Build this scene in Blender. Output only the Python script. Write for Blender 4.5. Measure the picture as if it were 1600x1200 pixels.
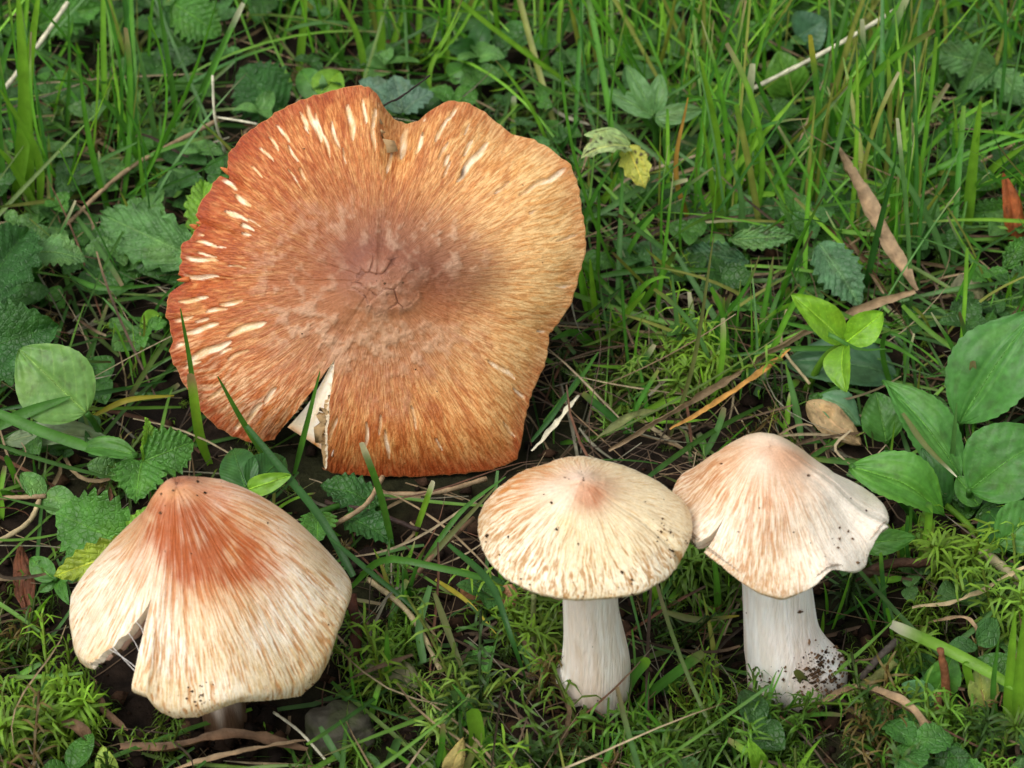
import bpy, math, random
import numpy as np

for _o in list(bpy.data.objects):
    bpy.data.objects.remove(_o)

# ------------------------------------------------------------------ camera, sky, sun, exposure
S = 0.01                      # shapes below are written in centimetres; S turns them into metres
PITCH = math.radians(40.0)
DIST = 60.0
FPX = 4800.0                  # focal length in pixels of a 1600 x 1200 picture
CP, SP = math.cos(PITCH), math.sin(PITCH)
CAM = np.array([0.0, -DIST * CP, DIST * SP])
FW = np.array([0.0, CP, -SP]); RT = np.array([1.0, 0, 0]); UP = np.array([0.0, SP, CP])
scene = bpy.context.scene
cam_data = bpy.data.cameras.new('camera')
cam_data.sensor_width = 36.0
cam_data.lens = 36.0 * FPX / 1600.0
cam_data.clip_start = 0.01
cam_data.clip_end = 100.0
cam_data.dof.use_dof = True
cam_data.dof.focus_distance = 55.0 * S
cam_data.dof.aperture_fstop = 42.0
cam = bpy.data.objects.new('camera', cam_data)
scene.collection.objects.link(cam)
cam.location = CAM * S
cam.rotation_euler = (math.radians(90) - PITCH, 0, 0)
scene.camera = cam

world = bpy.data.worlds.new('World'); scene.world = world; world.use_nodes = True
SUN_EL, SUN_AZ = math.radians(57), math.radians(-132)   # azimuth measured from +y (away from the camera) towards +x
nt = world.node_tree; nt.nodes.clear()
sky = nt.nodes.new('ShaderNodeTexSky'); sky.sky_type = 'NISHITA'; sky.sun_disc = False
sky.sun_elevation = SUN_EL; sky.sun_rotation = SUN_AZ
sky.air_density = 1.0; sky.dust_density = 3.0; sky.ozone_density = 1.0
hsv = nt.nodes.new('ShaderNodeHueSaturation'); hsv.inputs['Saturation'].default_value = 0.12   # cloud-veiled sky
bg = nt.nodes.new('ShaderNodeBackground'); bg.inputs['Strength'].default_value = 0.15
wo = nt.nodes.new('ShaderNodeOutputWorld')
nt.links.new(sky.outputs[0], hsv.inputs['Color']); nt.links.new(hsv.outputs[0], bg.inputs['Color'])
nt.links.new(bg.outputs[0], wo.inputs['Surface'])
sun_data = bpy.data.lights.new('sun', 'SUN'); sun_data.energy = 1.4; sun_data.angle = math.radians(40)
sun_data.color = (1.0, 0.97, 0.92)
sun = bpy.data.objects.new('sun', sun_data); scene.collection.objects.link(sun)
sun.rotation_euler = (math.radians(90) - SUN_EL, 0, math.pi - SUN_AZ)
scene.view_settings.view_transform = 'Standard'
scene.view_settings.look = 'None'
scene.view_settings.exposure = 0.40
scene.view_settings.gamma = 1.0
scene.view_settings.use_curve_mapping = False
scene.cycles.use_denoising = True
scene.cycles.max_bounces = 6
scene.cycles.diffuse_bounces = 3
scene.cycles.glossy_bounces = 2
scene.cycles.transmission_bounces = 3
scene.cycles.transparent_max_bounces = 4

# ------------------------------------------------------------------ helpers: projection, noise, meshes
rng = np.random.default_rng(11)
def ray(px, py):
    return FW + RT * ((px - 800) / FPX) + UP * ((600 - py) / FPX)
def gp(px, py, z=0.0):                       # where the sight line of a pixel meets height z
    d = ray(px, py); t = (z - CAM[2]) / d[2]
    return CAM + d * t
def vp(px, py, y):                           # where it meets the upright plane at y
    d = ray(px, py); t = (y - CAM[1]) / d[1]
    return CAM + d * t
def proj(P):
    Q = np.asarray(P) - CAM
    dep = Q @ FW
    return 800 + FPX * (Q @ RT) / dep, 600 - FPX * (Q @ UP) / dep, dep
def unit(v):
    v = np.asarray(v, float)
    return v / np.maximum(np.linalg.norm(v, axis=-1, keepdims=True), 1e-9)
def sm(a, b, x):
    t = np.clip((x - a) / (b - a), 0, 1); return t * t * (3 - 2 * t)
def lerp(a, b, t):
    t = np.asarray(t)[..., None]
    return np.asarray(a) * (1 - t) + np.asarray(b) * t
def rgb(r, g, b):                            # sRGB 0-255 to linear
    c = np.array([r, g, b]) / 255.0
    return np.where(c < 0.04045, c / 12.92, ((c + 0.055) / 1.055) ** 2.4)
def _h(ix, iy, seed):
    v = np.sin(ix * 127.1 + iy * 311.7 + seed * 74.7) * 43758.5453
    return v - np.floor(v)
def vn(x, y, seed=0, per=None):              # value noise 0..1, periodic in x when per is given
    x = np.asarray(x, float); y = np.asarray(y, float)
    ix = np.floor(x); iy = np.floor(y); fx = x - ix; fy = y - iy
    fx = fx * fx * (3 - 2 * fx); fy = fy * fy * (3 - 2 * fy)
    i1 = ix + 1
    if per: ix = np.mod(ix, per); i1 = np.mod(i1, per)
    return (_h(ix, iy, seed) * (1 - fx) + _h(i1, iy, seed) * fx) * (1 - fy) + (_h(ix, iy + 1, seed) * (1 - fx) + _h(i1, iy + 1, seed) * fx) * fy
def fbm(x, y, seed=0, o=4):
    s = 0; a = 1; t = 0
    for k in range(o):
        s = s + a * vn(x * 2 ** k, y * 2 ** k, seed + k * 13); t += a; a *= 0.5
    return s / t
def worley(x, y, seed=0):
    ix = np.floor(x); iy = np.floor(y)
    f1 = np.full(x.shape, 9.0); f2 = np.full(x.shape, 9.0); cid = np.zeros(x.shape)
    for dx in (-1, 0, 1):
        for dy in (-1, 0, 1):
            cx = ix + dx; cy = iy + dy
            d = np.hypot(cx + _h(cx, cy, seed) - x, cy + _h(cx, cy, seed + 5) - y)
            m = d < f1
            f2 = np.where(m, f1, np.minimum(f2, d)); cid = np.where(m, _h(cx, cy, seed + 9), cid); f1 = np.where(m, d, f1)
    return f1, f2, cid
def gz(x, y):                                # height of the soil
    return 0.5 * (vn(np.asarray(x) / 3.1 + 50, np.asarray(y) / 3.1 + 50, 3) - 0.5) + 0.22 * (vn(np.asarray(x) / 1.1 + 50, np.asarray(y) / 1.1 + 50, 4) - 0.5)
def ground(px, py, dz=0.0):
    P = gp(px, py, 0.0)
    for _ in range(3):
        P = gp(px, py, float(gz(P[0], P[1])) + dz)
    return P

def mk(name, V, faces, mat, base=(0, 0, 0), parent=None, col=None, smooth=True, kind=None, fib=None):
    """one mesh object; V in centimetres, faces a list of (n,3)/(n,4) index arrays"""
    V = (np.asarray(V, float) - np.asarray(base, float)) * S
    faces = [np.asarray(f, np.int32) for f in faces if len(f)]
    me = bpy.data.meshes.new(name)
    loops = np.concatenate([f.ravel() for f in faces])
    tot = np.concatenate([np.full(len(f), f.shape[1], np.int32) for f in faces])
    start = np.concatenate([[0], np.cumsum(tot)[:-1]]).astype(np.int32)
    me.vertices.add(len(V)); me.vertices.foreach_set('co', V.astype(np.float32).ravel())
    me.loops.add(len(loops)); me.loops.foreach_set('vertex_index', loops)
    me.polygons.add(len(tot)); me.polygons.foreach_set('loop_start', start)
    me.update(calc_edges=True)
    if smooth: me.polygons.foreach_set('use_smooth', np.ones(len(tot), bool))
    if col is not None:
        ca = me.color_attributes.new('Col', 'FLOAT_COLOR', 'POINT')
        c4 = np.ones((len(V), 4), np.float32); c4[:, :3] = np.clip(np.broadcast_to(col, (len(V), 3)), 0, 1)
        ca.data.foreach_set('color', c4.ravel())
    if fib is not None:
        fa = me.attributes.new('fibre', 'FLOAT_VECTOR', 'POINT'); fa.data.foreach_set('vector', np.ascontiguousarray(fib, np.float32).ravel())
    me.materials.append(mat)
    ob = bpy.data.objects.new(name, me); scene.collection.objects.link(ob)
    if parent is not None: ob.parent = parent
    else: ob.location = np.asarray(base) * S
    if kind: ob['kind'] = kind
    return ob
def thing(name, base, label, cat, group=None):
    e = bpy.data.objects.new(name, None); scene.collection.objects.link(e)
    e.location = np.asarray(base) * S; e.empty_display_size = 0.01
    return tag(e, label, cat, group)
def tag(o, label, cat, group=None):
    o['label'] = label; o['category'] = cat
    if group: o['group'] = group
    return o
class Pile:                                  # many pieces gathered into one mesh
    def __init__(s): s.v = []; s.q = []; s.t = []; s.c = []; s.n = 0
    def add(s, V, quads=None, tris=None, col=None):
        V = np.asarray(V, float).reshape(-1, 3)
        s.v.append(V); s.c.append(np.broadcast_to(col, V.shape))
        if quads is not None and len(quads): s.q.append(np.asarray(quads) + s.n)
        if tris is not None and len(tris): s.t.append(np.asarray(tris) + s.n)
        s.n += len(V)
    def build(s, name, mat, **k):
        f = []
        if s.q: f.append(np.concatenate(s.q))
        if s.t: f.append(np.concatenate(s.t))
        return mk(name, np.concatenate(s.v), f, mat, col=np.concatenate(s.c), **k)
def grid_faces(nr, nc, wrap=False, off=0):
    i = np.arange(nr - 1)[:, None]; j = np.arange(nc if wrap else nc - 1)[None, :]
    j2 = (j + 1) % nc
    return off + np.stack([i * nc + j, i * nc + j2, (i + 1) * nc + j2, (i + 1) * nc + j], -1).reshape(-1, 4)
def spline(P, n):
    P = np.asarray(P, float)
    if len(P) == 2: 
        t = np.linspace(0, 1, n)[:, None]; return P[0] * (1 - t) + P[1] * t
    Q = np.vstack([2 * P[0] - P[1], P, 2 * P[-1] - P[-2]])
    d = np.concatenate([[0], np.cumsum(np.linalg.norm(np.diff(P, axis=0), axis=1))]); u = np.linspace(0, d[-1], n)
    k = np.clip(np.searchsorted(d, u, side='right') - 1, 0, len(P) - 2); t = ((u - d[k]) / np.maximum(d[k + 1] - d[k], 1e-9))[:, None]
    a, b, c, e = Q[k], Q[k + 1], Q[k + 2], Q[k + 3]
    return 0.5 * (2 * b + (c - a) * t + (2 * a - 5 * b + 4 * c - e) * t ** 2 + (3 * b - a - 3 * c + e) * t ** 3)
def tube(path, rad, n=8, cap_ends=True):
    path = np.asarray(path, float); m = len(path); rad = np.broadcast_to(rad, m)
    T = unit(np.gradient(path, axis=0)); ref = np.array([0.31, 0.2, 0.93]) if abs(T[0][2]) < 0.8 else np.array([1.0, 0.1, 0])
    A = unit(np.cross(T, ref)); B = np.cross(T, A)
    a = np.linspace(0, 2 * np.pi, n, endpoint=False)
    V = path[:, None] + rad[:, None, None] * (A[:, None] * np.cos(a)[:, None] + B[:, None] * np.sin(a)[:, None])
    q = grid_faces(m, n, True); V = V.reshape(-1, 3); t = []
    if cap_ends:
        V = np.vstack([V, path[:1], path[-1:]]); k = m * n
        t = [(k, (j + 1) % n, j) for j in range(n)] + [(k + 1, (m - 1) * n + j, (m - 1) * n + (j + 1) % n) for j in range(n)]
    return V, q, np.array(t)

# ------------------------------------------------------------------ materials (all node based, tinted by each piece's own pigment)
def mat(name, cells=0, fibres=None, rough=0.5, spec=0.4, trans=0.0, sss=0.0, nscale=600, namp=0.25, bump=0.15, bscale=1500, tcol=(1.15, 1.25, 0.55), coat=0.0, sssr=(1.0, 0.8, 0.62), stretch=None):
    m = bpy.data.materials.new(name); m.use_nodes = True; t = m.node_tree; N = t.nodes; L = t.links; N.clear()
    out = N.new('ShaderNodeOutputMaterial'); p = N.new('ShaderNodeBsdfPrincipled')
    at = N.new('ShaderNodeAttribute'); at.attribute_name = 'Col'
    tc = N.new('ShaderNodeTexCoord'); src = tc.outputs['Object']
    if stretch:
        mp = N.new('ShaderNodeMapping'); mp.inputs['Scale'].default_value = stretch
        L.new(src, mp.inputs['Vector']); src = mp.outputs[0]
    n1 = N.new('ShaderNodeTexNoise'); n1.inputs['Scale'].default_value = nscale; n1.inputs['Detail'].default_value = 4
    L.new(src, n1.inputs['Vector'])
    mr = N.new('ShaderNodeMapRange'); mr.inputs['From Min'].default_value = 0.3; mr.inputs['From Max'].default_value = 0.7
    mr.inputs['To Min'].default_value = 1 - namp; mr.inputs['To Max'].default_value = 1 + namp
    L.new(n1.outputs['Fac'], mr.inputs['Value'])
    mx = N.new('ShaderNodeVectorMath'); mx.operation = 'SCALE'
    L.new(at.outputs['Color'], mx.inputs[0]); L.new(mr.outputs[0], mx.inputs['Scale'])
    L.new(mx.outputs[0], p.inputs['Base Color'])
    if fibres:                               # fine radial fibres drawn along the cap's own angle / radius chart
        fa = N.new('ShaderNodeAttribute'); fa.attribute_name = 'fibre'
        mp2 = N.new('ShaderNodeMapping'); mp2.inputs['Scale'].default_value = (fibres[0], fibres[1], 0.0); L.new(fa.outputs['Vector'], mp2.inputs['Vector'])
        nf = N.new('ShaderNodeTexNoise'); nf.inputs['Scale'].default_value = 1.0; nf.inputs['Detail'].default_value = 3.0; nf.inputs['Distortion'].default_value = 0.35; L.new(mp2.outputs[0], nf.inputs['Vector'])
        fr_ = N.new('ShaderNodeMapRange'); fr_.interpolation_type = 'SMOOTHSTEP'; fr_.inputs['From Min'].default_value = 0.44; fr_.inputs['From Max'].default_value = 0.60; L.new(nf.outputs['Fac'], fr_.inputs['Value'])
        fm = N.new('ShaderNodeVectorMath'); fm.operation = 'MULTIPLY'; fm.inputs[1].default_value = fibres[2]; L.new(mx.outputs[0], fm.inputs[0])
        mixf = N.new('ShaderNodeMix'); mixf.data_type = 'RGBA'; sx_ = N.new('ShaderNodeSeparateXYZ'); L.new(fa.outputs['Vector'], sx_.inputs[0]); fz = N.new('ShaderNodeMath'); fz.operation = 'MULTIPLY'; L.new(fr_.outputs[0], fz.inputs[0]); L.new(sx_.outputs[2], fz.inputs[1]); L.new(fz.outputs[0], mixf.inputs[0]); L.new(mx.outputs[0], mixf.inputs[6]); L.new(fm.outputs[0], mixf.inputs[7])
        L.new(mixf.outputs[2], p.inputs['Base Color'])
    p.inputs['Roughness'].default_value = rough; p.inputs['Specular IOR Level'].default_value = spec
    if coat: p.inputs['Coat Weight'].default_value = coat; p.inputs['Coat Roughness'].default_value = 0.25
    n2 = N.new('ShaderNodeTexNoise'); n2.inputs['Scale'].default_value = bscale; n2.inputs['Detail'].default_value = 3
    L.new(src, n2.inputs['Vector'])
    b = N.new('ShaderNodeBump'); b.inputs['Strength'].default_value = bump; b.inputs['Distance'].default_value = 0.0006
    if cells:
        vo = N.new('ShaderNodeTexVoronoi'); vo.feature = 'DISTANCE_TO_EDGE'; vo.inputs['Scale'].default_value = cells; L.new(src, vo.inputs['Vector'])
        vr = N.new('ShaderNodeMapRange'); vr.inputs['From Max'].default_value = 0.12; L.new(vo.outputs['Distance'], vr.inputs['Value'])
        ad = N.new('ShaderNodeMath'); ad.operation = 'MULTIPLY_ADD'; ad.inputs[1].default_value = 0.9
        L.new(vr.outputs[0], ad.inputs[0]); L.new(n2.outputs['Fac'], ad.inputs[2]); L.new(ad.outputs[0], b.inputs['Height'])
        v2 = N.new('ShaderNodeMapRange'); v2.inputs['To Min'].default_value = 1.22; v2.inputs['To Max'].default_value = 0.97; L.new(vr.outputs[0], v2.inputs['Value'])
        m2 = N.new('ShaderNodeVectorMath'); m2.operation = 'SCALE'; L.new(mx.outputs[0], m2.inputs[0]); L.new(v2.outputs[0], m2.inputs['Scale']); L.new(m2.outputs[0], p.inputs['Base Color'])
        rr_ = N.new('ShaderNodeMapRange'); rr_.inputs['To Min'].default_value = rough - 0.12; rr_.inputs['To Max'].default_value = rough + 0.2; L.new(n1.outputs['Fac'], rr_.inputs['Value']); L.new(rr_.outputs[0], p.inputs['Roughness'])
    elif fibres:
        ad = N.new('ShaderNodeMath'); ad.operation = 'MULTIPLY_ADD'; ad.inputs[1].default_value = -0.8; L.new(fz.outputs[0], ad.inputs[0]); L.new(n2.outputs['Fac'], ad.inputs[2]); L.new(ad.outputs[0], b.inputs['Height'])
    else: L.new(n2.outputs['Fac'], b.inputs['Height'])
    L.new(b.outputs[0], p.inputs['Normal'])
    if sss:
        p.inputs['Subsurface Weight'].default_value = sss; p.inputs['Subsurface Radius'].default_value = sssr
        p.inputs['Subsurface Scale'].default_value = 0.0025
    if trans:
        tr = N.new('ShaderNodeBsdfTranslucent'); tm = N.new('ShaderNodeVectorMath'); tm.operation = 'MULTIPLY'
        L.new(mx.outputs[0], tm.inputs[0]); tm.inputs[1].default_value = tcol
        L.new(tm.outputs[0], tr.inputs['Color'])
        ms = N.new('ShaderNodeMixShader'); ms.inputs['Fac'].default_value = trans
        L.new(p.outputs[0], ms.inputs[1]); L.new(tr.outputs[0], ms.inputs[2]); L.new(ms.outputs[0], out.inputs['Surface'])
    else:
        L.new(p.outputs[0], out.inputs['Surface'])
    return m
M_CAPD = mat('old_brown_cap_skin', fibres=(95, 18, (0.68, 0.54, 0.40)), rough=0.45, spec=0.3, sss=0.08, nscale=2200, namp=0.12, bump=0.35, bscale=3200)
M_CAP = mat('mushroom_cap_skin', fibres=(80, 12, (0.86, 0.76, 0.60)), rough=0.42, spec=0.35, sss=0.12, nscale=2200, namp=0.10, bump=0.22, bscale=3200)
M_STEM = mat('mushroom_stem_flesh', rough=0.6, spec=0.25, sss=0.25, nscale=1800, namp=0.07, bump=0.6, bscale=2200, stretch=(1, 1, 0.08))
M_GILL = mat('mushroom_gills', rough=0.7, spec=0.15, sss=0.1, nscale=900, namp=0.12)
M_FLESH = mat('torn_mushroom_flesh', rough=0.6, spec=0.25, sss=0.3, nscale=1500, namp=0.06, bump=0.3)
M_LEAF = mat('leaf_blade', cells=850, rough=0.40, spec=0.45, trans=0.30, nscale=300, namp=0.3, bump=0.5, bscale=1500)
M_SMOOTH = mat('smooth_leaf', rough=0.46, spec=0.4, trans=0.30, nscale=700, namp=0.18, bump=0.22, bscale=900)
M_GRASS = mat('grass_blade', rough=0.42, spec=0.35, trans=0.42, nscale=260, namp=0.2, bump=0.2, bscale=1800)
M_MOSS = mat('moss_leaf', rough=0.5, spec=0.3, trans=0.3, nscale=400, namp=0.25, bump=0.0)
M_STRAW = mat('dead_grass', rough=0.65, spec=0.25, trans=0.12, nscale=500, namp=0.35, bump=0.4, bscale=1500, tcol=(1, 0.85, 0.6))
M_SOIL = mat('damp_soil', rough=0.85, spec=0.10, nscale=350, namp=0.5, bump=0.8, bscale=900)
M_STONE = mat('mossy_stone', rough=0.75, spec=0.3, nscale=300, namp=0.5, bump=0.6, bscale=1000)
M_TWIG = mat('twig_bark', rough=0.7, spec=0.3, nscale=500, namp=0.4, bump=0.6, bscale=1200)
# ------------------------------------------------------------------ the soil
def axis(lo, hi, st):
    a = np.arange(lo, hi + 1e-6, st); g = [40, 70, 120, 200, 320]
    return np.concatenate([[lo - v for v in g[::-1]], a, [hi + v for v in g]])
gx = axis(-22, 22, 0.16); gy = axis(-16, 30, 0.16)
GX, GY = np.meshgrid(gx, gy); GZ = gz(GX, GY) + 0.12 * (fbm(GX * 2.2 + 90, GY * 2.2 + 90, 7, 3) - 0.5)
far = sm(18, 40, np.hypot(GX, GY - 5))
gcol = lerp(rgb(20, 15, 12), rgb(40, 30, 22), fbm(GX * 0.9 + 90, GY * 0.9 + 90, 8))
gcol = lerp(gcol, rgb(38, 44, 22), 0.5 * sm(0.5, 0.7, fbm(GX * 0.35 + 90, GY * 0.35 + 90, 9)))
gcol = lerp(gcol, rgb(74, 98, 44), far)
soil = mk('ground', np.stack([GX, GY, GZ], -1).reshape(-1, 3), [grid_faces(len(gy), len(gx))], M_SOIL, col=gcol.reshape(-1, 3))
soil['kind'] = 'structure'
# ------------------------------------------------------------------ the four mushrooms
def specks(P, N, idx, smin, smax, name, parent, base, cols=((46, 34, 24), (112, 86, 62))):
    """tiny soil grains stuck to a surface"""
    pl = Pile(); O = np.array([[1, 0, 0], [-1, 0, 0], [0, 1, 0], [0, -1, 0], [0, 0, 1], [0, 0, -1.0]])
    F = np.array([[0, 2, 4], [2, 1, 4], [1, 3, 4], [3, 0, 4], [2, 0, 5], [1, 2, 5], [3, 1, 5], [0, 3, 5]])
    for i in idx:
        s = smin + (smax - smin) * rng.random() ** 2.2
        pl.add(P[i] + N[i] * s * 0.25 + O * s * rng.uniform(0.45, 1.25, 3) + rng.normal(0, s * 0.15, (6, 3)), tris=F, col=lerp(rgb(*cols[0]), rgb(*cols[1]), rng.random()))
    return pl.build(name, M_SOIL, base=base, parent=parent, smooth=False, kind='stuff')

def profile(ctrl, n, s):
    c = spline(np.array([[a, b, 0.0] for a, b in ctrl]), n * 4)
    d = np.concatenate([[0], np.cumsum(np.hypot(*np.diff(c[:, :2], axis=0).T))]); d /= d[-1]
    return np.interp(s, d, c[:, 0]), np.interp(s, d, c[:, 1])

class Cap:
    def __init__(c, O, tx, ty, Rf, h, ctrl, lean, NT=720, NR=130, slit=None, target=None, thick=0.22, bumps=None, d0=0.0, pwr=2.2, ksz=15, kb=0.0, kba=1.57, kr=0.0):
        c.O = np.asarray(O, float); c.NT, c.NR, c.slit = NT, NR, slit
        s = np.linspace(0.004, 1, NR); c.s = s
        rho, zet = profile(ctrl, NR, s)
        th0 = slit['th'] if slit else math.radians(90)
        nc = NT + 1 if slit else NT
        ph = np.linspace(0, 2 * np.pi, NT + 1)[:nc]
        TH = th0 + ph[None, :] + 0 * s[:, None]
        if slit:
            op = sm(slit['s0'], 1.0, s)[:, None] ** slit.get('pw', 1.0) * (0.86 + 0.28 * fbm(s * 22, s * 0, 7, 3))[:, None]
            TH = TH + slit['dr'] * op * np.exp(-ph / slit['w'])[None, :] - slit['dl'] * op * np.exp(-(2 * np.pi - ph) / slit['w'])[None, :]
        c.TH = TH; c.ph = ph
        cx, sx, cy, sy = math.cos(tx), math.sin(tx), math.cos(ty), math.sin(ty)
        Rx = np.array([[1, 0, 0], [0, cx, -sx], [0, sx, cx]]); Ry = np.array([[cy, 0, sy], [0, 1, 0], [-sy, 0, cy]])
        c.Rot = Ry @ Rx
        R = Rf(TH)
        SS = s[:, None] + 0 * TH
        c.SS = SS
        z01 = np.clip(zet, 0, 1)[:, None]
        base = np.stack([R * rho[:, None] * np.cos(TH) + lean[0] * z01 ** 1.4, R * rho[:, None] * np.sin(TH) + lean[1] * z01 ** 1.4, h * zet[:, None] + 0 * TH], -1)
        if bumps is not None: base[..., 2] += bumps(TH, SS)
        d0 = d0 - kb * np.clip(np.cos(TH[-1] - kba), 0, 1) ** 0.8 + kr * np.exp(-((np.mod(TH[-1] + np.pi, 2 * np.pi) - np.pi) / 0.4) ** 2); dz = d0.copy()
        if target is not None:
            for it in range(6):
                L = base.copy(); L[..., 2] += d0[None, :] * SS ** 2.2 + (dz - d0)[None, :] * SS ** pwr
                px, py, dep = proj(L @ c.Rot.T + c.O)
                k = np.argmax(py, 0); j = np.arange(nc)
                fpx, fpy, fd = px[k, j], py[k, j], dep[k, j]
                a = np.mod(TH[-1], 2 * np.pi); w = sm(math.pi + 0.12, math.pi + 0.5, a) * sm(math.pi + 0.12, math.pi + 0.5, 3 * math.pi - a)
                tg = target(fpx, a)
                d = -(tg - fpy) / (FPX / fd * CP) * w * 0.8
                kk = np.exp(-np.linspace(-2, 2, ksz) ** 2); kk /= kk.sum()
                d = np.convolve(np.pad(d, ksz // 2, mode='edge'), kk, mode='valid')
                dz = np.clip(dz + d, d0 - 0.7, d0 + 0.6)
        L = base; L[..., 2] += d0[None, :] * SS ** 2.2 + (dz - d0)[None, :] * SS ** pwr
        c.rho = rho
        c.P0 = L @ c.Rot.T + c.O
        c.N = c.normals(c.P0)
        c.thick = thick
    def normals(c, P):
        ds = np.gradient(P, axis=0)
        if c.slit: dt = np.gradient(P, axis=1)
        else: dt = np.roll(P, -1, 1) - np.roll(P, 1, 1)
        n = unit(np.cross(dt, ds)); ax = c.Rot[:, 2]
        n[:3] = ax
        if np.median(n[c.NR // 3] @ ax) < 0: n = -n; n[:3] = ax
        return n
    def build(c, disp, col, parent, base, gill_col, flesh=(232, 215, 190), slit_flesh=None, fs=1.0):
        NR, nc = c.P0.shape[:2]; wrap = not c.slit
        P = c.P0 + c.N * disp[..., None]; c.P = P
        # lip rolled under the edge
        Pl = []; t = c.thick
        ed = P[-1]; n = c.N[-1]; outd = unit(np.gradient(P, axis=0)[-1])
        th_ed = 0.10
        for a in (0.35, 0.75, 1.1, 1.5):
            Pl.append(ed + outd * math.sin(a * 1.05) * th_ed * 0.5 - n * (1 - math.cos(a)) * th_ed * 0.9)
        lip = np.array(Pl)
        rows = np.concatenate([P, lip]); nr = len(rows)
        C = np.concatenate([col, np.broadcast_to(lerp(col[-1], rgb(*flesh), np.full(nc, 0.45)), (4, nc, 3))])
        V = rows.reshape(-1, 3); CC = C.reshape(-1, 3)
        F = [grid_faces(nr, nc, wrap)]
        # closing fan at the apex
        V = np.vstack([V, P[0].mean(0)[None]]); CC = np.vstack([CC, col[0].mean(0)[None]]); k = len(V) - 1
        jj = np.arange(nc if wrap else nc - 1); tri = np.stack([np.full(len(jj), k), (jj + 1) % nc, jj], -1)
        # inner surface
        tt = (t * (1.1 - 0.8 * c.SS ** 1.5))[..., None]
        I = c.P0 - c.N * (tt + 0.03); c.I = I
        if c.slit:
            fl = rgb(*(slit_flesh or flesh)); i0 = np.searchsorted(c.s, c.slit['s0'] * 0.9)
            for j, flip in ((0, False), (nc - 1, True)):
                top = P[i0:, j]; w = np.stack([top, top * 0.6 + I[i0:, j] * 0.4 - c.N[i0:, j] * 0.02, I[i0:, j]], 1)
                o = len(V); V = np.vstack([V, w.reshape(-1, 3)]); CC = np.vstack([CC, np.broadcast_to(fl, (w.size // 3, 3))])
                f = grid_faces(len(top), 3, False, o); F.append(f if flip else f[:, ::-1])
        fb = np.zeros((len(V), 3)); k_ = c.TH.size; fb[:k_, 0] = c.TH.ravel(); fb[:k_, 1] = c.SS.ravel(); fb[:k_, 2] = (sm(0.05, 0.3, c.SS) * fs).ravel(); fb[k_:k_ + 4 * nc, 0] = np.tile(c.TH[-1], 4); fb[k_:k_ + 4 * nc, 1] = 1
        c.cap = mk('cap', V, F + [tri], M_CAP, base=base, parent=parent, col=CC, fib=fb)
        # gills: the folded underside
        st = 3; rr = np.arange(NR // 6, NR, 4); 
        if rr[-1] != NR - 1: rr = np.append(rr, NR - 1)
        G = I[rr].copy(); gn = c.N[rr]
        fold = np.where(np.arange(nc) % 4 < 2, 1.0, 0.0)[None, :, None] * (0.15 * np.sin(np.pi * np.clip((c.s[rr] - c.s[rr[0]]) / (1 - c.s[rr[0]]), 0, 1)))[:, None, None]
        G = G - gn * fold
        gc = lerp(rgb(*gill_col), rgb(*gill_col) * 0.75, np.broadcast_to(np.arange(nc) % 4 < 2, G.shape[:2]).astype(float))
        mk('gills', G.reshape(-1, 3), [grid_faces(len(rr), nc, wrap)[:, ::-1]], M_GILL, base=base, parent=parent, col=gc.reshape(-1, 3), smooth=False)

def stem(path, rad, parent, base, colf, n=72, rows=70, name='stem', seed=1, ovf=None):
    pth = spline(path, rows); d = np.linspace(0, 1, rows)
    r = np.interp(d, np.linspace(0, 1, len(rad)), rad)
    rk = np.convolve(np.pad(r, 4, mode='edge'), np.ones(9) / 9, mode='valid')
    T = unit(np.gradient(pth, axis=0)); A = unit(np.cross(T, [0, 1.0, 0.05])); B = np.cross(T, A)
    a = np.linspace(0, 2 * np.pi, n, endpoint=False)[None, :]; D = d[:, None]
    rr = rk[:, None] * (1 + 0.035 * (vn(a / (2 * np.pi) * 34, D * 3, seed, 34) - 0.5) + 0.03 * (vn(a / (2 * np.pi) * 12, D * 9, seed + 3, 12) - 0.5) + 0.10 * (vn(a / (2 * np.pi) * 5, D * 3.5, seed + 1, 5) - 0.5))
    if ovf is not None: rr = rr * ovf(a, D)
    V = pth[:, None] + rr[..., None] * (A[:, None] * np.cos(a)[..., None] + B[:, None] * np.sin(a)[..., None])
    Nn = A[:, None] * np.cos(a)[..., None] + B[:, None] * np.sin(a)[..., None]
    c = colf(a + 0 * D, D + 0 * a)
    ob = mk(name, V.reshape(-1, 3), [grid_faces(rows, n, True)], M_STEM, base=base, parent=parent, col=c.reshape(-1, 3))
    stem.ob = ob
    return V.reshape(-1, 3), Nn.reshape(-1, 3), d.repeat(n)

def streaks(TH, SS, seed, n0, wob=0.012, ln=9.0):
    """radial fibres: fine noise drawn out from the middle to the edge"""
    u = TH / (2 * np.pi); u = u + wob * (vn(u * 24, SS * 7, seed + 31, 24) - 0.5) + 0.3 * wob * (vn(u * 90, SS * 16, seed + 32, 90) - 0.5)
    a = vn(u * n0, SS * ln, seed, n0); b = vn(u * n0 * 2, SS * ln * 1.5, seed + 1, n0 * 2); c_ = vn(u * (n0 // 2), SS * ln * 0.8, seed + 2, n0 // 2)
    wi = sm(0.15, 0.75, SS)
    return (c_ * (1 - wi) * 0.8 + a * (0.7 - 0.1 * wi) + b * (0.2 + 0.4 * wi)) / (0.8 * (1 - wi) + 0.7 - 0.1 * wi + 0.2 + 0.4 * wi)

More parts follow.
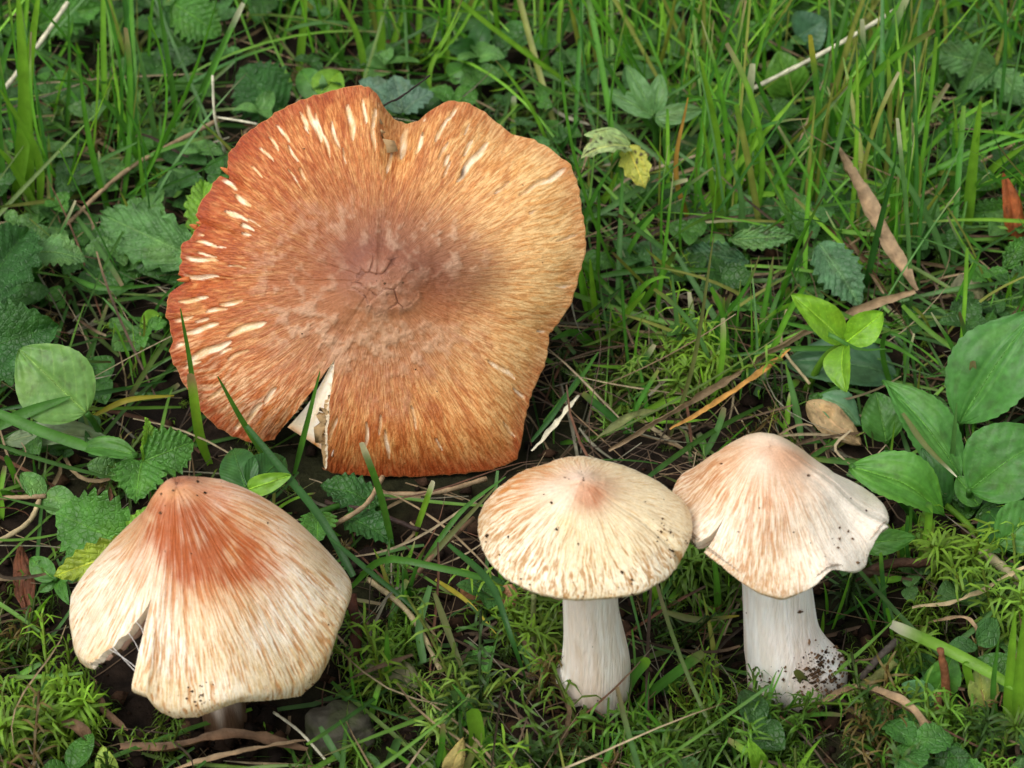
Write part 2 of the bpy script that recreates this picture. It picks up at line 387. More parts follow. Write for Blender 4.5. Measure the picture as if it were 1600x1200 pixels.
def near(P, N, pts, n, spread):
    """vertices close to picture spots and facing the camera"""
    px, py, dep = proj(P); face = ((CAM - P) * N).sum(-1) > 0
    out = []
    for (x, y, k, sp) in pts:
        ok = np.where(face & (np.hypot(px - x, py - y) < sp))[0]
        if len(ok): 
            w = np.exp(-((px[ok] - x) ** 2 + (py[ok] - y) ** 2) / (0.4 * sp ** 2)); w /= w.sum()
            out += list(rng.choice(ok, max(1, int(k * 0.55)), p=w))
    return out

# ---- left mushroom: conical bell with a split edge
def outline(pts):
    a = np.array(pts, float); a = a[np.argsort(a[:, 0])]
    return lambda x: np.interp(x, a[:, 0], a[:, 1])
BASE_A = ground(352, 1140)
tagA = thing('mushroom', BASE_A, 'cream mushroom with rust red peak and split bell shaped cap, nearest the stone', 'mushroom', 'fibrous capped mushrooms')
OA = gp(320, 970, 2.35)
lobeL = outline([(105, 960), (110, 1003), (120, 1030), (135, 1043), (152, 1048), (180, 1036), (200, 1018), (215, 990), (230, 950)])
lobeR = outline([(215, 1040), (222, 1075), (235, 1097), (252, 1113), (272, 1122), (310, 1121), (345, 1108), (372, 1098), (420, 1094), (470, 1087), (497, 1062), (515, 1030), (530, 985), (544, 958), (558, 950)])
SLA = math.radians(246)
def tgA(x, a): return np.where(a < SLA, lobeL(x), lobeR(x))
def RA(t): return 2.36 + 0.10 * np.cos(t - 0.3) + 0.05 * np.sin(3 * t + 1)
capA = Cap(OA, math.radians(5), math.radians(-2), RA, 3.05, [(0, 1), (0.10, 0.985), (0.21, 0.885), (0.38, 0.69), (0.55, 0.505), (0.7, 0.335), (0.85, 0.14), (0.95, -0.02), (1.0, -0.15), (0.985, -0.295)], (-0.16, 0.25), slit=dict(th=SLA, s0=0.44, dl=0.40, dr=0.0, w=0.6, pw=0.7), target=tgA, d0=1.0, kb=1.0, kba=1.45, kr=0.45, NT=900, NR=150, bumps=lambda T, s_: -0.22 * np.exp(-((np.mod(T, 2 * np.pi) - 2.9) / 0.7) ** 2) * np.sin(np.pi * np.clip(s_ / 0.85, 0, 1)) ** 2 + 0.36 * np.exp(-((np.mod(T - 0.55 + np.pi, 2 * np.pi) - np.pi) / 1.0) ** 2) * np.exp(-((s_ - 0.30) / 0.17) ** 2) + (0.12 + 0.34 * np.exp(-((np.mod(T - 0.35 + np.pi, 2 * np.pi) - np.pi) / 0.9) ** 2)) * np.exp(-((s_ - 0.55) / 0.22) ** 2))
T_, S_ = capA.TH, capA.SS
st = streaks(T_, S_, 5, 420, wob=0.007, ln=12); fine = streaks(T_, S_, 9, 520, ln=22)
cover = vn(T_ / (2 * np.pi) * 9, S_ * 3, 21, 9)
fib = sm(0.50, 0.66, st + 0.16 * (cover - 0.5) - 0.05 * sm(0.5, 1, S_)) * (0.55 + 0.45 * sm(0.35, 0.6, fine))
cA = lerp(rgb(232, 212, 180), rgb(242, 230, 210), sm(0.3, 0.7, vn(T_ / (2 * np.pi) * 14, S_ * 6, 22, 14)))
cA = lerp(cA, rgb(228, 208, 160), 0.5 * sm(0.62, 0.98, S_) * cover)
cA = lerp(cA, rgb(194, 134, 72), 0.85 * fib * (0.25 + 0.75 * sm(0.15, 0.45, S_)))
pxA, pyA, _d = proj(capA.P0)
ga = lambda X, Y, x, y, a, b: np.exp(-((X - x) / a) ** 2 - ((Y - y) / b) ** 2)
rust = np.clip(1.05 * ga(pxA, pyA, 295, 815, 95, 68) + 0.7 * ga(pxA, pyA, 390, 880, 60, 40) + 0.55 * ga(pxA, pyA, 250, 785, 40, 50) + 0.6 * ga(pxA, pyA, 310, 890, 50, 55), 0, 1)
cA = lerp(cA, rgb(206, 142, 82), np.clip(0.8 * (ga(pxA, pyA, 300, 820, 130, 85) + 0.8 * ga(pxA, pyA, 330, 900, 80, 60)), 0, 0.8) * (0.4 + 0.8 * sm(0.35, 0.65, st)))
cA = lerp(cA, rgb(168, 80, 28), np.clip(rust * (0.72 + 0.5 * sm(0.38, 0.62, 0.6 * st + 0.4 * fine)) * (0.15 + 1.5 * fbm(pxA / 26, pyA / 30, 61, 4)), 0, 0.92))
cA = lerp(cA, rgb(205, 130, 100), 0.4 * ga(pxA, pyA, 330, 775, 40, 25))
apex = np.clip(ga(pxA, pyA, 282, 745, 38, 16), 0, 1); cA = lerp(cA, rgb(128, 60, 30), 0.75 * apex * (0.5 + fbm(pxA / 12, pyA / 12, 4)))
cA = lerp(cA, rgb(214, 158, 108), np.clip(0.85 * ga(pxA, pyA, 278, 770, 45, 17) * (0.4 + fbm(pxA / 14, pyA / 12, 52)), 0, 0.85))
rim = sm(0.955, 1, S_); cA = lerp(cA, rgb(205, 170, 120), 0.5 * rim)
dA = 0.012 * (st - 0.5) * sm(0.1, 0.45, S_) + 0.007 * (fine - 0.5) - 0.016 * fib + 0.05 * (fbm(pxA / 60, pyA / 60, 8) - 0.5) + 0.02 * sm(0, .1, .1 - S_) * (fbm(pxA / 9, pyA / 9, 3) - .5)
capA.build(dA, cA, tagA, BASE_A, (176, 140, 118))
axA = capA.Rot[:, 2]
stem([BASE_A - [0, 0, 0.5], BASE_A + [0, 0, 0.6], OA - [0.05, 0, 0.2], OA + axA * 1.9], [0.36, 0.38, 0.35, 0.34, 0.36, 0.4], tagA, BASE_A, lambda a, d: lerp(lerp(rgb(216, 200, 182), rgb(232, 220, 204), vn(a * 6, d * 4, 2)), rgb(90, 68, 50), sm(0.42, 0.2, d + 0.12 * (vn(a * 2, d * 9, 5) - .5))))
PA = capA.P.reshape(-1, 3); NA = capA.N.reshape(-1, 3)
specks(PA, NA, near(PA, NA, [(315, 752, 22, 60), (300, 770, 16, 60), (410, 830, 10, 30), (405, 815, 6, 30), (300, 1100, 45, 40), (320, 1090, 20, 30), (260, 890, 3, 60), (400, 990, 3, 60), (180, 890, 4, 60), (250, 1060, 6, 80), (450, 1000, 4, 90), (500, 900, 3, 70), (350, 950, 4, 120), (490, 1075, 10, 30)], 0, 0), 0.010, 0.036, 'soil_specks', capA.cap, BASE_A)
# threads stretched across the split
wl = capA.P[:, -1]; wr = capA.P[:, 0]
for (fa, fb, sg) in ((0.58, 0.62, 0.02), (0.64, 0.70, 0.06), (0.74, 0.80, 0.08), (0.76, 0.78, 0.03)):
    a, b = wl[int(fa * 149)], wr[int(fb * 149)]
    p = spline([a, (a + b) / 2 + [0.02, 0.03, -sg], b], 10)
    v, q, t = tube(p, 0.006, 5); mk('gill_thread', v, [q, t], M_FLESH, base=BASE_A, parent=tagA, col=rgb(238, 230, 222))

# ---- middle mushroom: small parasol on a pale stem
BASE_B = ground(934, 1098)
tagB = thing('mushroom', BASE_B, 'straw coloured small mushroom with rounded parasol cap and smooth pale stem, standing between the other two upright ones', 'mushroom', 'fibrous capped mushrooms')
tagB['label'] = 'straw yellow mushroom with round unsplit cap on slim stem, middle of the three standing ones'
OB = gp(913, 841, 4.5)
outB = outline([(746, 835), (750, 855), (765, 880), (790, 905), (820, 921), (850, 931), (900, 938), (950, 937), (1000, 928), (1040, 908), (1058, 888), (1068, 866), (1076, 850), (1079, 838)])
def RB(t):
    a = np.mod(t, 2 * np.pi)
    return 1.70 + 0.05 * np.sin(2 * t + 1) + 0.03 * np.sin(5 * t) - 0.07 * np.exp(-((a - math.radians(336)) / 0.05) ** 2) + 0.012 * (vn(a / (2 * np.pi) * 120, a * 0, 5, 120) - 0.5)
capB = Cap(OB, math.radians(-1), math.radians(1.5), RB, 1.12, [(0, 1.0), (0.08, 0.99), (0.18, 0.92), (0.34, 0.79), (0.55, 0.64), (0.75, 0.45), (0.92, 0.17), (1.0, -0.12), (0.99, -0.26)], (-0.08, 0.1), target=lambda x, a: outB(x), d0=0.42, NT=720, NR=120,
           bumps=lambda T, s_: 0.05 * np.sin(3 * T + 2) * s_ ** 2 - 0.10 * np.exp(-((np.mod(T, 2 * np.pi) - math.radians(336)) / 0.09) ** 2) * sm(.8, 1, s_))
T_, S_ = capB.TH, capB.SS
st = streaks(T_, S_, 45, 330, wob=0.011, ln=10); fine = streaks(T_, S_, 49, 380, ln=20)
pxB, pyB, _d = proj(capB.P0); cov = vn(T_ / (2 * np.pi) * 8, S_ * 2.5, 61, 8)
fib = sm(0.47, 0.64, st + 0.18 * (cov - 0.5)) * (0.5 + 0.5 * sm(0.35, 0.6, fine)) * sm(0.12, 0.35, S_)
cB = lerp(rgb(228, 212, 178), rgb(240, 230, 206), sm(0.3, 0.7, cov))
cB = lerp(cB, rgb(172, 124, 64), 0.9 * fib * (0.5 + 0.5 * sm(880, 800, pxB) + 0.5 * sm(800, 880, pyB)).clip(0, 1))
cB = lerp(cB, rgb(196, 132, 70), np.clip(0.95 * ga(pxB, pyB, 840, 740, 80, 34) + 0.6 * ga(pxB, pyB, 790, 780, 45, 45), 0, 1) * (0.35 + 0.9 * sm(0.3, 0.65, st)))
cB = lerp(cB, rgb(238, 216, 196), 0.75 * np.clip(ga(pxB, pyB, 860, 765, 40, 22) + ga(pxB, pyB, 905, 738, 30, 15), 0, 1))
cB = lerp(cB, rgb(174, 100, 58), np.clip(0.9 * ga(pxB, pyB, 922, 782, 30, 24) + 0.5 * ga(pxB, pyB, 935, 760, 40, 24), 0, 1) * (0.55 + 0.5 * st))
cB = lerp(cB, rgb(238, 218, 170), 0.4 * ga(pxB, pyB, 880, 818, 16, 12))
cB = lerp(cB, rgb(150, 112, 62), 0.3 * sm(0.93, 0.975, S_) * (0.2 + st))
cB = lerp(cB, rgb(170, 130, 82), np.clip(ga(pxB, pyB, 740, 800, 30, 60) + ga(pxB, pyB, 790, 720, 50, 20), 0, 1) * 0.5)
dB = 0.012 * (st - 0.5) * sm(0.05, 0.3, S_) + 0.006 * (fine - 0.5) - 0.012 * fib + 0.06 * (fbm(pxB / 45, pyB / 45, 18) - 0.5) - 0.02 * ga(pxB, pyB, 872, 824, 8, 5) + 0.07 * (fbm(pxB / 14, pyB / 10, 19, 3) - 0.45) * sm(0.28, 0.1, S_)
capB.build(dB, cB, tagB, BASE_B, (205, 178, 145))
def stem_colB(a, d):
    st_ = vn(a / (2 * np.pi) * 60, d * 5, 7, 60)
    c = lerp(rgb(238, 228, 212), rgb(252, 246, 236), st_)
    c = lerp(c, rgb(214, 178, 150), 0.55 * sm(0.4, 0.0, d) * vn(a * 2, d * 5, 3) + 0.25 * sm(.75, .95, np.sin(a + .4)) )
    c = lerp(c, rgb(206, 180, 150), 0.32 * sm(0.58, 0.72, vn(a / (2 * np.pi) * 90, d * 7, 31, 90)) + 0.22 * sm(0.55, 0.75, fbm(a * 3, d * 9, 32, 3)))
    return lerp(c, rgb(120, 92, 70), sm(0.17, 0.08, d + 0.06 * (vn(a * 3, d * 9, 5) - .5)) * 0.9)
axB = capB.Rot[:, 2]
VB, NB, dBs = stem([BASE_B - [0, 0, 0.35], BASE_B + [-0.02, 0, 0.5], BASE_B + [-0.06, -0.05, 1.3], BASE_B * 0.4 + OB * 0.6 + [0, 0.1, 0], OB - axB * 0.15 + [0.08, 0.1, 0], OB + axB * 0.3], [0.46, 0.57, 0.58, 0.51, 0.47, 0.45, 0.45, 0.47], tagB, BASE_B, stem_colB, ovf=lambda a, d: 1 + 0.24 * np.exp(-((np.mod(a + np.pi, 2 * np.pi) - np.pi) / 0.6) ** 2) * np.exp(-((d - 0.20) / 0.06) ** 2))
STEM_B = stem.ob
PB = capB.P.reshape(-1, 3); NB_ = capB.N.reshape(-1, 3)
specks(PB, NB_, near(PB, NB_, [(914, 742, 14, 14), (885, 745, 5, 14), (1045, 838, 30, 28), (1020, 815, 12, 40), (775, 850, 10, 40), (800, 905, 14, 60), (870, 828, 4, 7), (900, 932, 8, 60), (990, 930, 14, 60), (1060, 860, 12, 22), (930, 880, 5, 80), (850, 800, 5, 60)], 0, 0), 0.010, 0.042, 'soil_specks', capB.cap, BASE_B)
specks(VB, NB, list(rng.choice(np.where((dBs > 0.10) & (dBs < 0.22))[0], 30)) + list(rng.choice(np.where((dBs > 0.10) & (dBs < 0.9))[0], 25)), 0.010, 0.034, 'soil_specks', STEM_B, BASE_B)

# ---- right mushroom: pale wavy cap on a thick stem
BASE_C = ground(1232, 1078)
tagC = thing('mushroom', BASE_C, 'pale pinkish mushroom with wavy lobed cap on thick white stem with soil at its foot', 'mushroom', 'fibrous capped mushrooms')
OC = gp(1210, 832, 3.6)
outC = outline([(1036, 790), (1050, 812), (1075, 838), (1100, 862), (1130, 886), (1160, 911), (1190, 930), (1222, 938), (1255, 927), (1280, 910), (1297, 892), (1315, 893), (1338, 897), (1352, 889), (1357, 865), (1368, 838), (1380, 822), (1386, 800)])
SLC = math.radians(224)
def RC(t):
    a = np.mod(t, 2 * np.pi); g = lambda c_, w: np.exp(-((a - math.radians(c_)) / w) ** 2)
    return 1.81 + 0.04 * np.sin(2 * t) - 0.08 * g(333, 0.12) + 0.06 * g(345, 0.08) - 0.05 * g(300, 0.12) - 0.03 * g(190, 0.5) + 0.12 * g(20, .4)
capC = Cap(OC, math.radians(4), math.radians(2), RC, 1.93, [(0, 1.0), (0.15, 0.988), (0.29, 0.90), (0.45, 0.73), (0.6, 0.54), (0.8, 0.26), (0.93, 0.04), (1.0, -0.15), (0.985, -0.265)], (-0.25, 0.1), slit=dict(th=SLC, s0=0.5, dl=0.10, dr=0.025, w=0.5), target=lambda x, a: outC(x), d0=0.95, kb=0.85, kba=1.05, kr=0.25, pwr=2.8, ksz=41, NT=720, NR=120,
           bumps=lambda T, s_: 0.06 * np.sin(4 * T + 0.6) * s_ ** 3 - 0.34 * np.exp(-((np.mod(T - 0.5 + np.pi, 2 * np.pi) - np.pi) / 0.8) ** 2) * np.sin(np.pi * np.clip(s_ / 0.9, 0, 1)) ** 1.5 + 0.14 * np.exp(-((s_ - 0.42) / 0.2) ** 2))
T_, S_ = capC.TH, capC.SS
st = streaks(T_, S_, 75, 380, wob=0.008, ln=11); fine = streaks(T_, S_, 79, 400, ln=20)
pxC, pyC, _d = proj(capC.P0); cov = vn(T_ / (2 * np.pi) * 8, S_ * 2.5, 91, 8)
side = sm(1330, 1180, pxC)
fib = sm(0.48, 0.66, st + 0.2 * (cov - 0.5) + 0.14 * (side - 0.6)) * (0.5 + 0.5 * sm(0.35, 0.6, fine)) * sm(0.15, 0.45, S_)
cC = lerp(rgb(236, 226, 210), rgb(230, 208, 178), 0.8 * side * (0.5 + 0.5 * cov))
cC = lerp(cC, rgb(192, 140, 90), 0.8 * fib * (0.3 + 0.7 * side))
cC = lerp(cC, rgb(182, 122, 74), np.clip(0.85 * ga(pxC, pyC, 1100, 740, 70, 40) + 0.4 * ga(pxC, pyC, 1160, 700, 60, 20) + 0.65 * ga(pxC, pyC, 1205, 805, 45, 55), 0, 1) * (0.25 + 0.9 * sm(0.35, 0.65, st)))
cC = lerp(cC, rgb(204, 158, 120), 0.6 * np.clip(ga(pxC, pyC, 1185, 710, 75, 32), 0, 1) * (0.5 + 0.6 * fbm(pxC / 25, pyC / 25, 33)))
cC = lerp(cC, rgb(196, 142, 104), 0.7 * np.clip(ga(pxC, pyC, 1235, 715, 45, 22) + 0.7 * ga(pxC, pyC, 1215, 760, 50, 40), 0, 1) * (0.5 + 0.6 * cov))
cC = lerp(cC, rgb(248, 238, 226), 0.5 * np.clip(0.5 * ga(pxC, pyC, 1185, 725, 22, 20) + ga(pxC, pyC, 1120, 825, 40, 25), 0, 1))
cC = lerp(cC, rgb(196, 158, 108), 0.5 * sm(0.9, 0.97, S_) * side)
cC = lerp(cC, rgb(160, 168, 110), 0.45 * np.clip(ga(pxC, pyC, 1365, 760, 25, 30), 0, 1))
dC = 0.010 * (st - 0.5) * sm(0.05, 0.3, S_) + 0.006 * (fine - 0.5) - 0.010 * fib + 0.10 * (fbm(pxC / 60, pyC / 60, 28) - 0.5)
capC.build(dC, cC, tagC, BASE_C, (214, 190, 165), fs=0.25 + 0.75 * side)
def stem_colC(a, d):
    st_ = vn(a / (2 * np.pi) * 46, d * 3, 17, 46)
    c = lerp(rgb(240, 234, 224), rgb(254, 251, 245), st_)
    c = lerp(c, rgb(226, 188, 165), 0.5 * sm(0.5, 0.85, vn(a * 1.5, d * 5, 8)) * sm(0.7, 0.1, d))
    c = lerp(c, rgb(214, 194, 168), 0.28 * sm(0.58, 0.72, vn(a / (2 * np.pi) * 80, d * 6, 41, 80)) + 0.2 * sm(0.55, 0.75, fbm(a * 3, d * 9, 42, 3)))
    return lerp(c, rgb(96, 74, 56), sm(0.20, 0.08, d + 0.08 * (vn(a * 3, d * 9, 5) - .5)) * 0.85)
axC = capC.Rot[:, 2]
VC, NC, dCs = stem([BASE_C + [0.08, 0.05, -0.35], BASE_C + [0.02, 0, 0.35], BASE_C + [-0.15, 0.05, 1.1], OC * 0.6 + BASE_C * 0.4 + [-0.05, 0.1, 0], OC - axC * 0.1, OC + axC * 1.2], [0.74, 0.76, 0.68, 0.62, 0.60, 0.59, 0.60, 0.6, 0.6], tagC, BASE_C, stem_colC, ovf=lambda a, d: 1 + 0.34 * np.exp(-((np.mod(a, 2 * np.pi) - np.pi) / 0.8) ** 2) * np.exp(-((d - 0.14) / 0.12) ** 2))
STEM_C = stem.ob
PC = capC.P.reshape(-1, 3); NC_ = capC.N.reshape(-1, 3)
specks(PC, NC_, near(PC, NC_, [(1310, 850, 16, 50), (1285, 850, 6, 40), (1345, 870, 6, 20), (1265, 742, 4, 8), (1200, 790, 3, 40), (1330, 800, 4, 60), (1180, 870, 6, 90), (1130, 760, 3, 60)], 0, 0), 0.012, 0.042, 'soil_specks', capC.cap, BASE_C)
cpx, cpy, _d = proj(VC)
wS = np.exp(-((cpx - 1285) / 28) ** 2 - ((cpy - 1050) / 26) ** 2) + 0.06 * np.exp(-((cpy - 1068) / 18) ** 2) + 0.0012 * (dCs < .7)
wS *= ((CAM - VC) * NC).sum(-1) > 0; wS /= wS.sum()
specks(VC, NC, rng.choice(len(VC), 330, p=wS), 0.010, 0.06, 'soil_specks', STEM_C, BASE_C)

# ---- the big flat cap leaning on its edge
BD = gp(650, 742, 0.30)
nD = unit(-FW * 1.0 + np.array([0.02, 0, 0.0]))
uD = unit(np.cross([0, 0, 1.0], nD)); vD = np.cross(nD, uD)
def pl(px, py):
    d = ray(px, py); t = ((BD - CAM) @ nD) / (d @ nD); return CAM + d * t
CD = pl(590, 440)
def loc(px, py):
    q = pl(px, py) - CD; return q @ uD, q @ vD
OUT = [(632, 189), (614, 182), (600, 165), (588, 145), (575, 135), (555, 133), (530, 137), (500, 145), (470, 154), (440, 168), (410, 188), (385, 204), (362, 230), (352, 252), (345, 272), (356, 279), (332, 284), (320, 308), (306, 335), (314, 350), (296, 368), (287, 380), (281, 405), (275, 428), (290, 438), (264, 455), (258, 490), (262, 515), (270, 532), (262, 548), (272, 575), (290, 605), (310, 640), (335, 665), (360, 680), (395, 691), (428, 686), (465, 720), (498, 728), (515, 738), (560, 742), (620, 744), (680, 742), (740, 737), (790, 727), (808, 716), (814, 690), (821, 650), (831, 610), (851, 570), (859, 520), (890, 478), (905, 430), (915, 385), (909, 330), (904, 290), (891, 257), (862, 232), (828, 214), (800, 208), (776, 190), (756, 171), (735, 160), (700, 155), (672, 169), (652, 186)]
oa = np.array([loc(*p) for p in OUT]); oth = np.unwrap(np.arctan2(oa[:, 1], oa[:, 0])); orr = np.hypot(oa[:, 0], oa[:, 1])
o_ = np.argsort(np.mod(oth, 2 * np.pi)); oth = np.mod(oth, 2 * np.pi)[o_]; orr = orr[o_]
oth3 = np.concatenate([oth - 2 * np.pi, oth, oth + 2 * np.pi]); orr3 = np.tile(orr, 3)
NTD, NRD = 1000, 190
sl = loc(521, 566); SLD = math.atan2(sl[1], sl[0]) % (2 * np.pi)
ph = np.linspace(0, 2 * np.pi, NTD + 1); sD = np.linspace(0.004, 1, NRD)
sl0 = 0.47
TH = SLD + ph[None, :] + 0 * sD[:, None]; SS = sD[:, None] + 0 * TH
op = np.clip((SS - sl0) / (1 - sl0), 0, 1) * (0.88 + 0.24 * fbm(SS * 26, SS * 0, 8, 3))
TH = TH + 0.235 * op ** 0.6 * np.exp(-ph / 0.35)[None, :] - 0.085 * op ** 0.8 * np.exp(-(2 * np.pi - ph) / 0.35)[None, :]
A = np.mod(TH, 2 * np.pi)
RD = np.interp(A, oth3, orr3)
jag = vn(A / (2 * np.pi) * 260, A * 0, 3, 260) - 0.5
leftw = np.exp(-((A - math.radians(165)) / 0.6) ** 2)
RD = RD * (1 + (0.008 + 0.02 * leftw) * jag * sm(0.85, 1, SS))
X0 = RD * SS * np.cos(TH); Y0 = RD * SS * np.sin(TH)
PXD = 590 + X0 * 78.5; PYD = 440 - Y0 * 78.5          # the cap's own chart, in 1/78.5 cm
gd = lambda x, y, a, b: np.exp(-((PXD - x) / a) ** 2 - ((PYD - y) / b) ** 2)
W = 0.30 * (1 - SS ** 2) + 0.42 * np.exp(-(SS / 0.22) ** 2) - 0.42 * sm(0.62, 1.05, SS) ** 2.0
W += 0.05 * np.sin(3 * TH + 0.7) * SS ** 2 + 0.06 * np.sin(5 * TH) * SS ** 3
an = math.atan2(*loc(630, 200)[::-1]); W -= 0.38 * np.exp(-((np.mod(TH - an + np.pi, 2 * np.pi) - np.pi) / 0.10) ** 2) * sm(0.55, 0.95, SS)
W += 0.14 * np.exp(-((np.mod(TH - an - 0.2 + np.pi, 2 * np.pi) - np.pi) / 0.09) ** 2) * sm(0.55, 0.95, SS)
W += 0.16 * np.exp(-ph / 0.12)[None, :] * op                    # the right lip of the split stands proud
W -= 0.10 * np.exp(-(2 * np.pi - ph) / 0.2)[None, :] * op
W += 0.10 * (fbm(PXD / 110 + 9, PYD / 110, 6, 3) - 0.5)
st = streaks(TH, SS, 105, 470, wob=0.010, ln=13); fine = streaks(TH, SS, 109, 500, ln=18); st2 = streaks(TH, SS, 119, 120, wob=0.02, ln=6)
# lens shaped tears between the fibres
SLITS = [(340, 538, 34, 8), (397, 506, 28, 8.5), (330, 505, 26, 6), (375, 468, 16, 5), (318, 462, 22, 5), (325, 428, 30, 5), (325, 402, 30, 5), (395, 318, 14, 6), (372, 292, 16, 5), (360, 265, 16, 4), (385, 340, 18, 4), (555, 205, 26, 7), (500, 205, 30, 6), (517, 235, 22, 4), (532, 225, 20, 4), (588, 228, 20, 4.5), (575, 190, 18, 4), (655, 238, 16, 5), (632, 232, 26, 8), (735, 262, 30, 8), (718, 285, 14, 5), (610, 265, 16, 4), (590, 200, 14, 4), (850, 290, 26, 6), (820, 305, 22, 5), (770, 572, 22, 5), (775, 305, 14, 3.5), (405, 630, 18, 6), (430, 605, 14, 5), (380, 650, 14, 4), (350, 600, 16, 4), (600, 680, 20, 4), (570, 665, 18, 3.5), (640, 640, 16, 3), (590, 650, 14, 3), (690, 215, 18, 4), (705, 190, 14, 3.5), (455, 220, 16, 4), (430, 250, 14, 3.5), (300, 490, 16, 4), (290, 530, 16, 5), (310, 560, 18, 4), (340, 380, 16, 4), (470, 250, 14, 3), (780, 660, 14, 3), (800, 610, 16, 3.5), (840, 520, 16, 3), (870, 450, 16, 3), (870, 380, 16, 3), (690, 250, 14, 3)]
slit = np.zeros_like(SS)
def add_slit(x, y, l, w):
    global slit
    x0 = (x - 590) / 78.5; y0 = -(y - 440) / 78.5; r = math.hypot(x0, y0); a = math.atan2(y0, x0)
    du = ((X0 - x0) * math.cos(a) + (Y0 - y0) * math.sin(a)) * 78.5; dv = (-(X0 - x0) * math.sin(a) + (Y0 - y0) * math.cos(a)) * 78.5
    dv = dv + 1.5 * np.sin(du / 9 + x)
    m = np.abs(du) < l
    slit = np.maximum(slit, np.where(m, sm(1.05, 0.6, np.abs(dv) / (w * np.sqrt(np.clip(1 - (du / l) ** 2, 0.0, 1)) + 0.01)), 0))
for s_ in SLITS: add_slit(s_[0], s_[1], s_[2] * 1.1, s_[3] * 0.78)
for k in range(36):
    a = rng.choice([rng.normal(165, 35), rng.normal(95, 30), rng.uniform(0, 360)], p=[0.5, 0.25, 0.25]); r = rng.uniform(0.62, 0.96) * 300
    add_slit(590 + r * math.cos(math.radians(a)), 440 - r * math.sin(math.radians(a)), rng.uniform(7, 18), rng.uniform(1.4, 3.4))
slit *= sm(0.985, 0.95, SS)
right = sm(560, 860, PXD) * sm(760, 500, PYD)
left = np.clip(gd(300, 370, 100, 150) + 0.6 * gd(380, 220, 110, 70), 0, 1)
fib = 0.3 + 0.7 * sm(0.30, 0.60, st + 0.22 * (st2 - 0.5) + 0.12 * left - 0.05 * right) * (0.6 + 0.4 * sm(0.3, 0.6, fine))
cD = lerp(rgb(222, 170, 106), rgb(238, 204, 146), right)
cD = lerp(cD, lerp(rgb(196, 118, 58), rgb(214, 156, 90), right), 0.92 * fib)
cD = lerp(cD, rgb(160, 82, 34), 0.6 * sm(0.55, 0.72, st2) * sm(0.2, 0.5, SS) * (1 - 0.7 * right))
cD = lerp(cD, rgb(176, 76, 32), np.clip(0.85 * left * (0.35 + 0.9 * sm(0.35, 0.65, 0.5 * st + 0.5 * fine)), 0, 0.9))
cD = lerp(cD, rgb(150, 58, 34), np.clip(0.9 * gd(370, 235, 55, 45) + 0.9 * gd(320, 315, 40, 45) + 0.8 * gd(285, 430, 30, 60), 0, 1) * (0.35 + 0.6 * st))
cD = lerp(cD, rgb(232, 200, 168), 0.55 * np.clip(gd(400, 620, 90, 60) + 0.8 * gd(310, 560, 50, 50), 0, 1) * sm(0.65, 0.4, st))
cD = lerp(cD, rgb(190, 92, 62), 0.5 * gd(330, 610, 70, 60) * sm(0.4, 0.65, st))
cD = lerp(cD, rgb(170, 88, 38), np.clip(0.75 * gd(400, 430, 120, 150) + 0.55 * gd(470, 260, 110, 80) + 0.5 * gd(540, 640, 120, 90), 0, 0.8) * (0.25 + 0.8 * sm(0.3, 0.65, 0.5 * st + 0.3 * st2 + 0.2 * fine)))
edge = sm(0.88, 0.99, SS); cD = lerp(cD, rgb(150, 62, 28), 0.75 * edge * (1 - 0.55 * right) * (0.55 + 0.6 * st))
cD = lerp(cD, rgb(150, 66, 28), 0.8 * np.clip(gd(680, 735, 190, 30), 0, 1))
cD = lerp(cD, rgb(226, 178, 116), 0.6 * np.clip(gd(622, 200, 26, 40), 0, 1))
# middle: brown disc, frosted skin remnants, cracked plates
rr = np.hypot(PXD - 590, PYD - 440)
lump = fbm(PXD / 15, PYD / 15, 40, 3); lump2 = fbm(PXD / 8, PYD / 8, 44, 2)
disc = sm(205, 70, rr + 60 * (fbm(PXD / 60, PYD / 60, 41) - 0.5))
cD = lerp(cD, rgb(158, 86, 46), 0.75 * disc)
cD = lerp(cD, rgb(112, 58, 44), 0.95 * np.clip(gd(595, 395, 95, 58) + 0.6 * gd(690, 430, 60, 50) + 0.5 * gd(560, 450, 40, 40), 0, 1))
cD = lerp(cD, rgb(112, 74, 44), 0.6 * gd(745, 440, 50, 45))
frost_zone = np.clip(1.1 * gd(610, 535, 120, 46) + 0.9 * gd(660, 370, 75, 34) + 0.75 * gd(455, 440, 60, 90) + 0.8 * gd(590, 450, 60, 40) + 0.6 * gd(540, 345, 60, 40) + 0.6 * gd(700, 410, 60, 30) + 0.5 * gd(500, 510, 60, 50) + 0.5 * gd(610, 620, 40, 20), 0, 1)
frost = frost_zone * sm(0.44, 0.70, 0.75 * lump + 0.25 * lump2 + 0.12 * gd(610, 535, 120, 40))
cD = lerp(cD, rgb(170, 124, 92), 0.45 * frost_zone)
cD = lerp(cD, rgb(204, 176, 148), 0.46 * frost)
cD = lerp(cD, rgb(178, 134, 96), 0.42 * np.clip(gd(600, 530, 120, 55), 0, 1))
f1, f2, cid = worley(PXD / 30 + 0.5 * vn(PXD / 14, PYD / 14, 3), PYD / 24 + 0.5 * vn(PXD / 14, PYD / 14, 13), 6)
crk = sm(0.10, 0.02, f2 - f1) * sm(62, 36, np.hypot(PXD - 605, (PYD - 445) * 1.1)); plate = sm(58, 40, np.hypot(PXD - 605, (PYD - 445) * 1.1))
cD = lerp(cD, lerp(rgb(140, 92, 70), rgb(160, 112, 86), cid), 0.4 * plate); cD = lerp(cD, rgb(96, 54, 40), 0.55 * crk * sm(0.35, 0.6, vn(PXD / 17, PYD / 17, 71)))
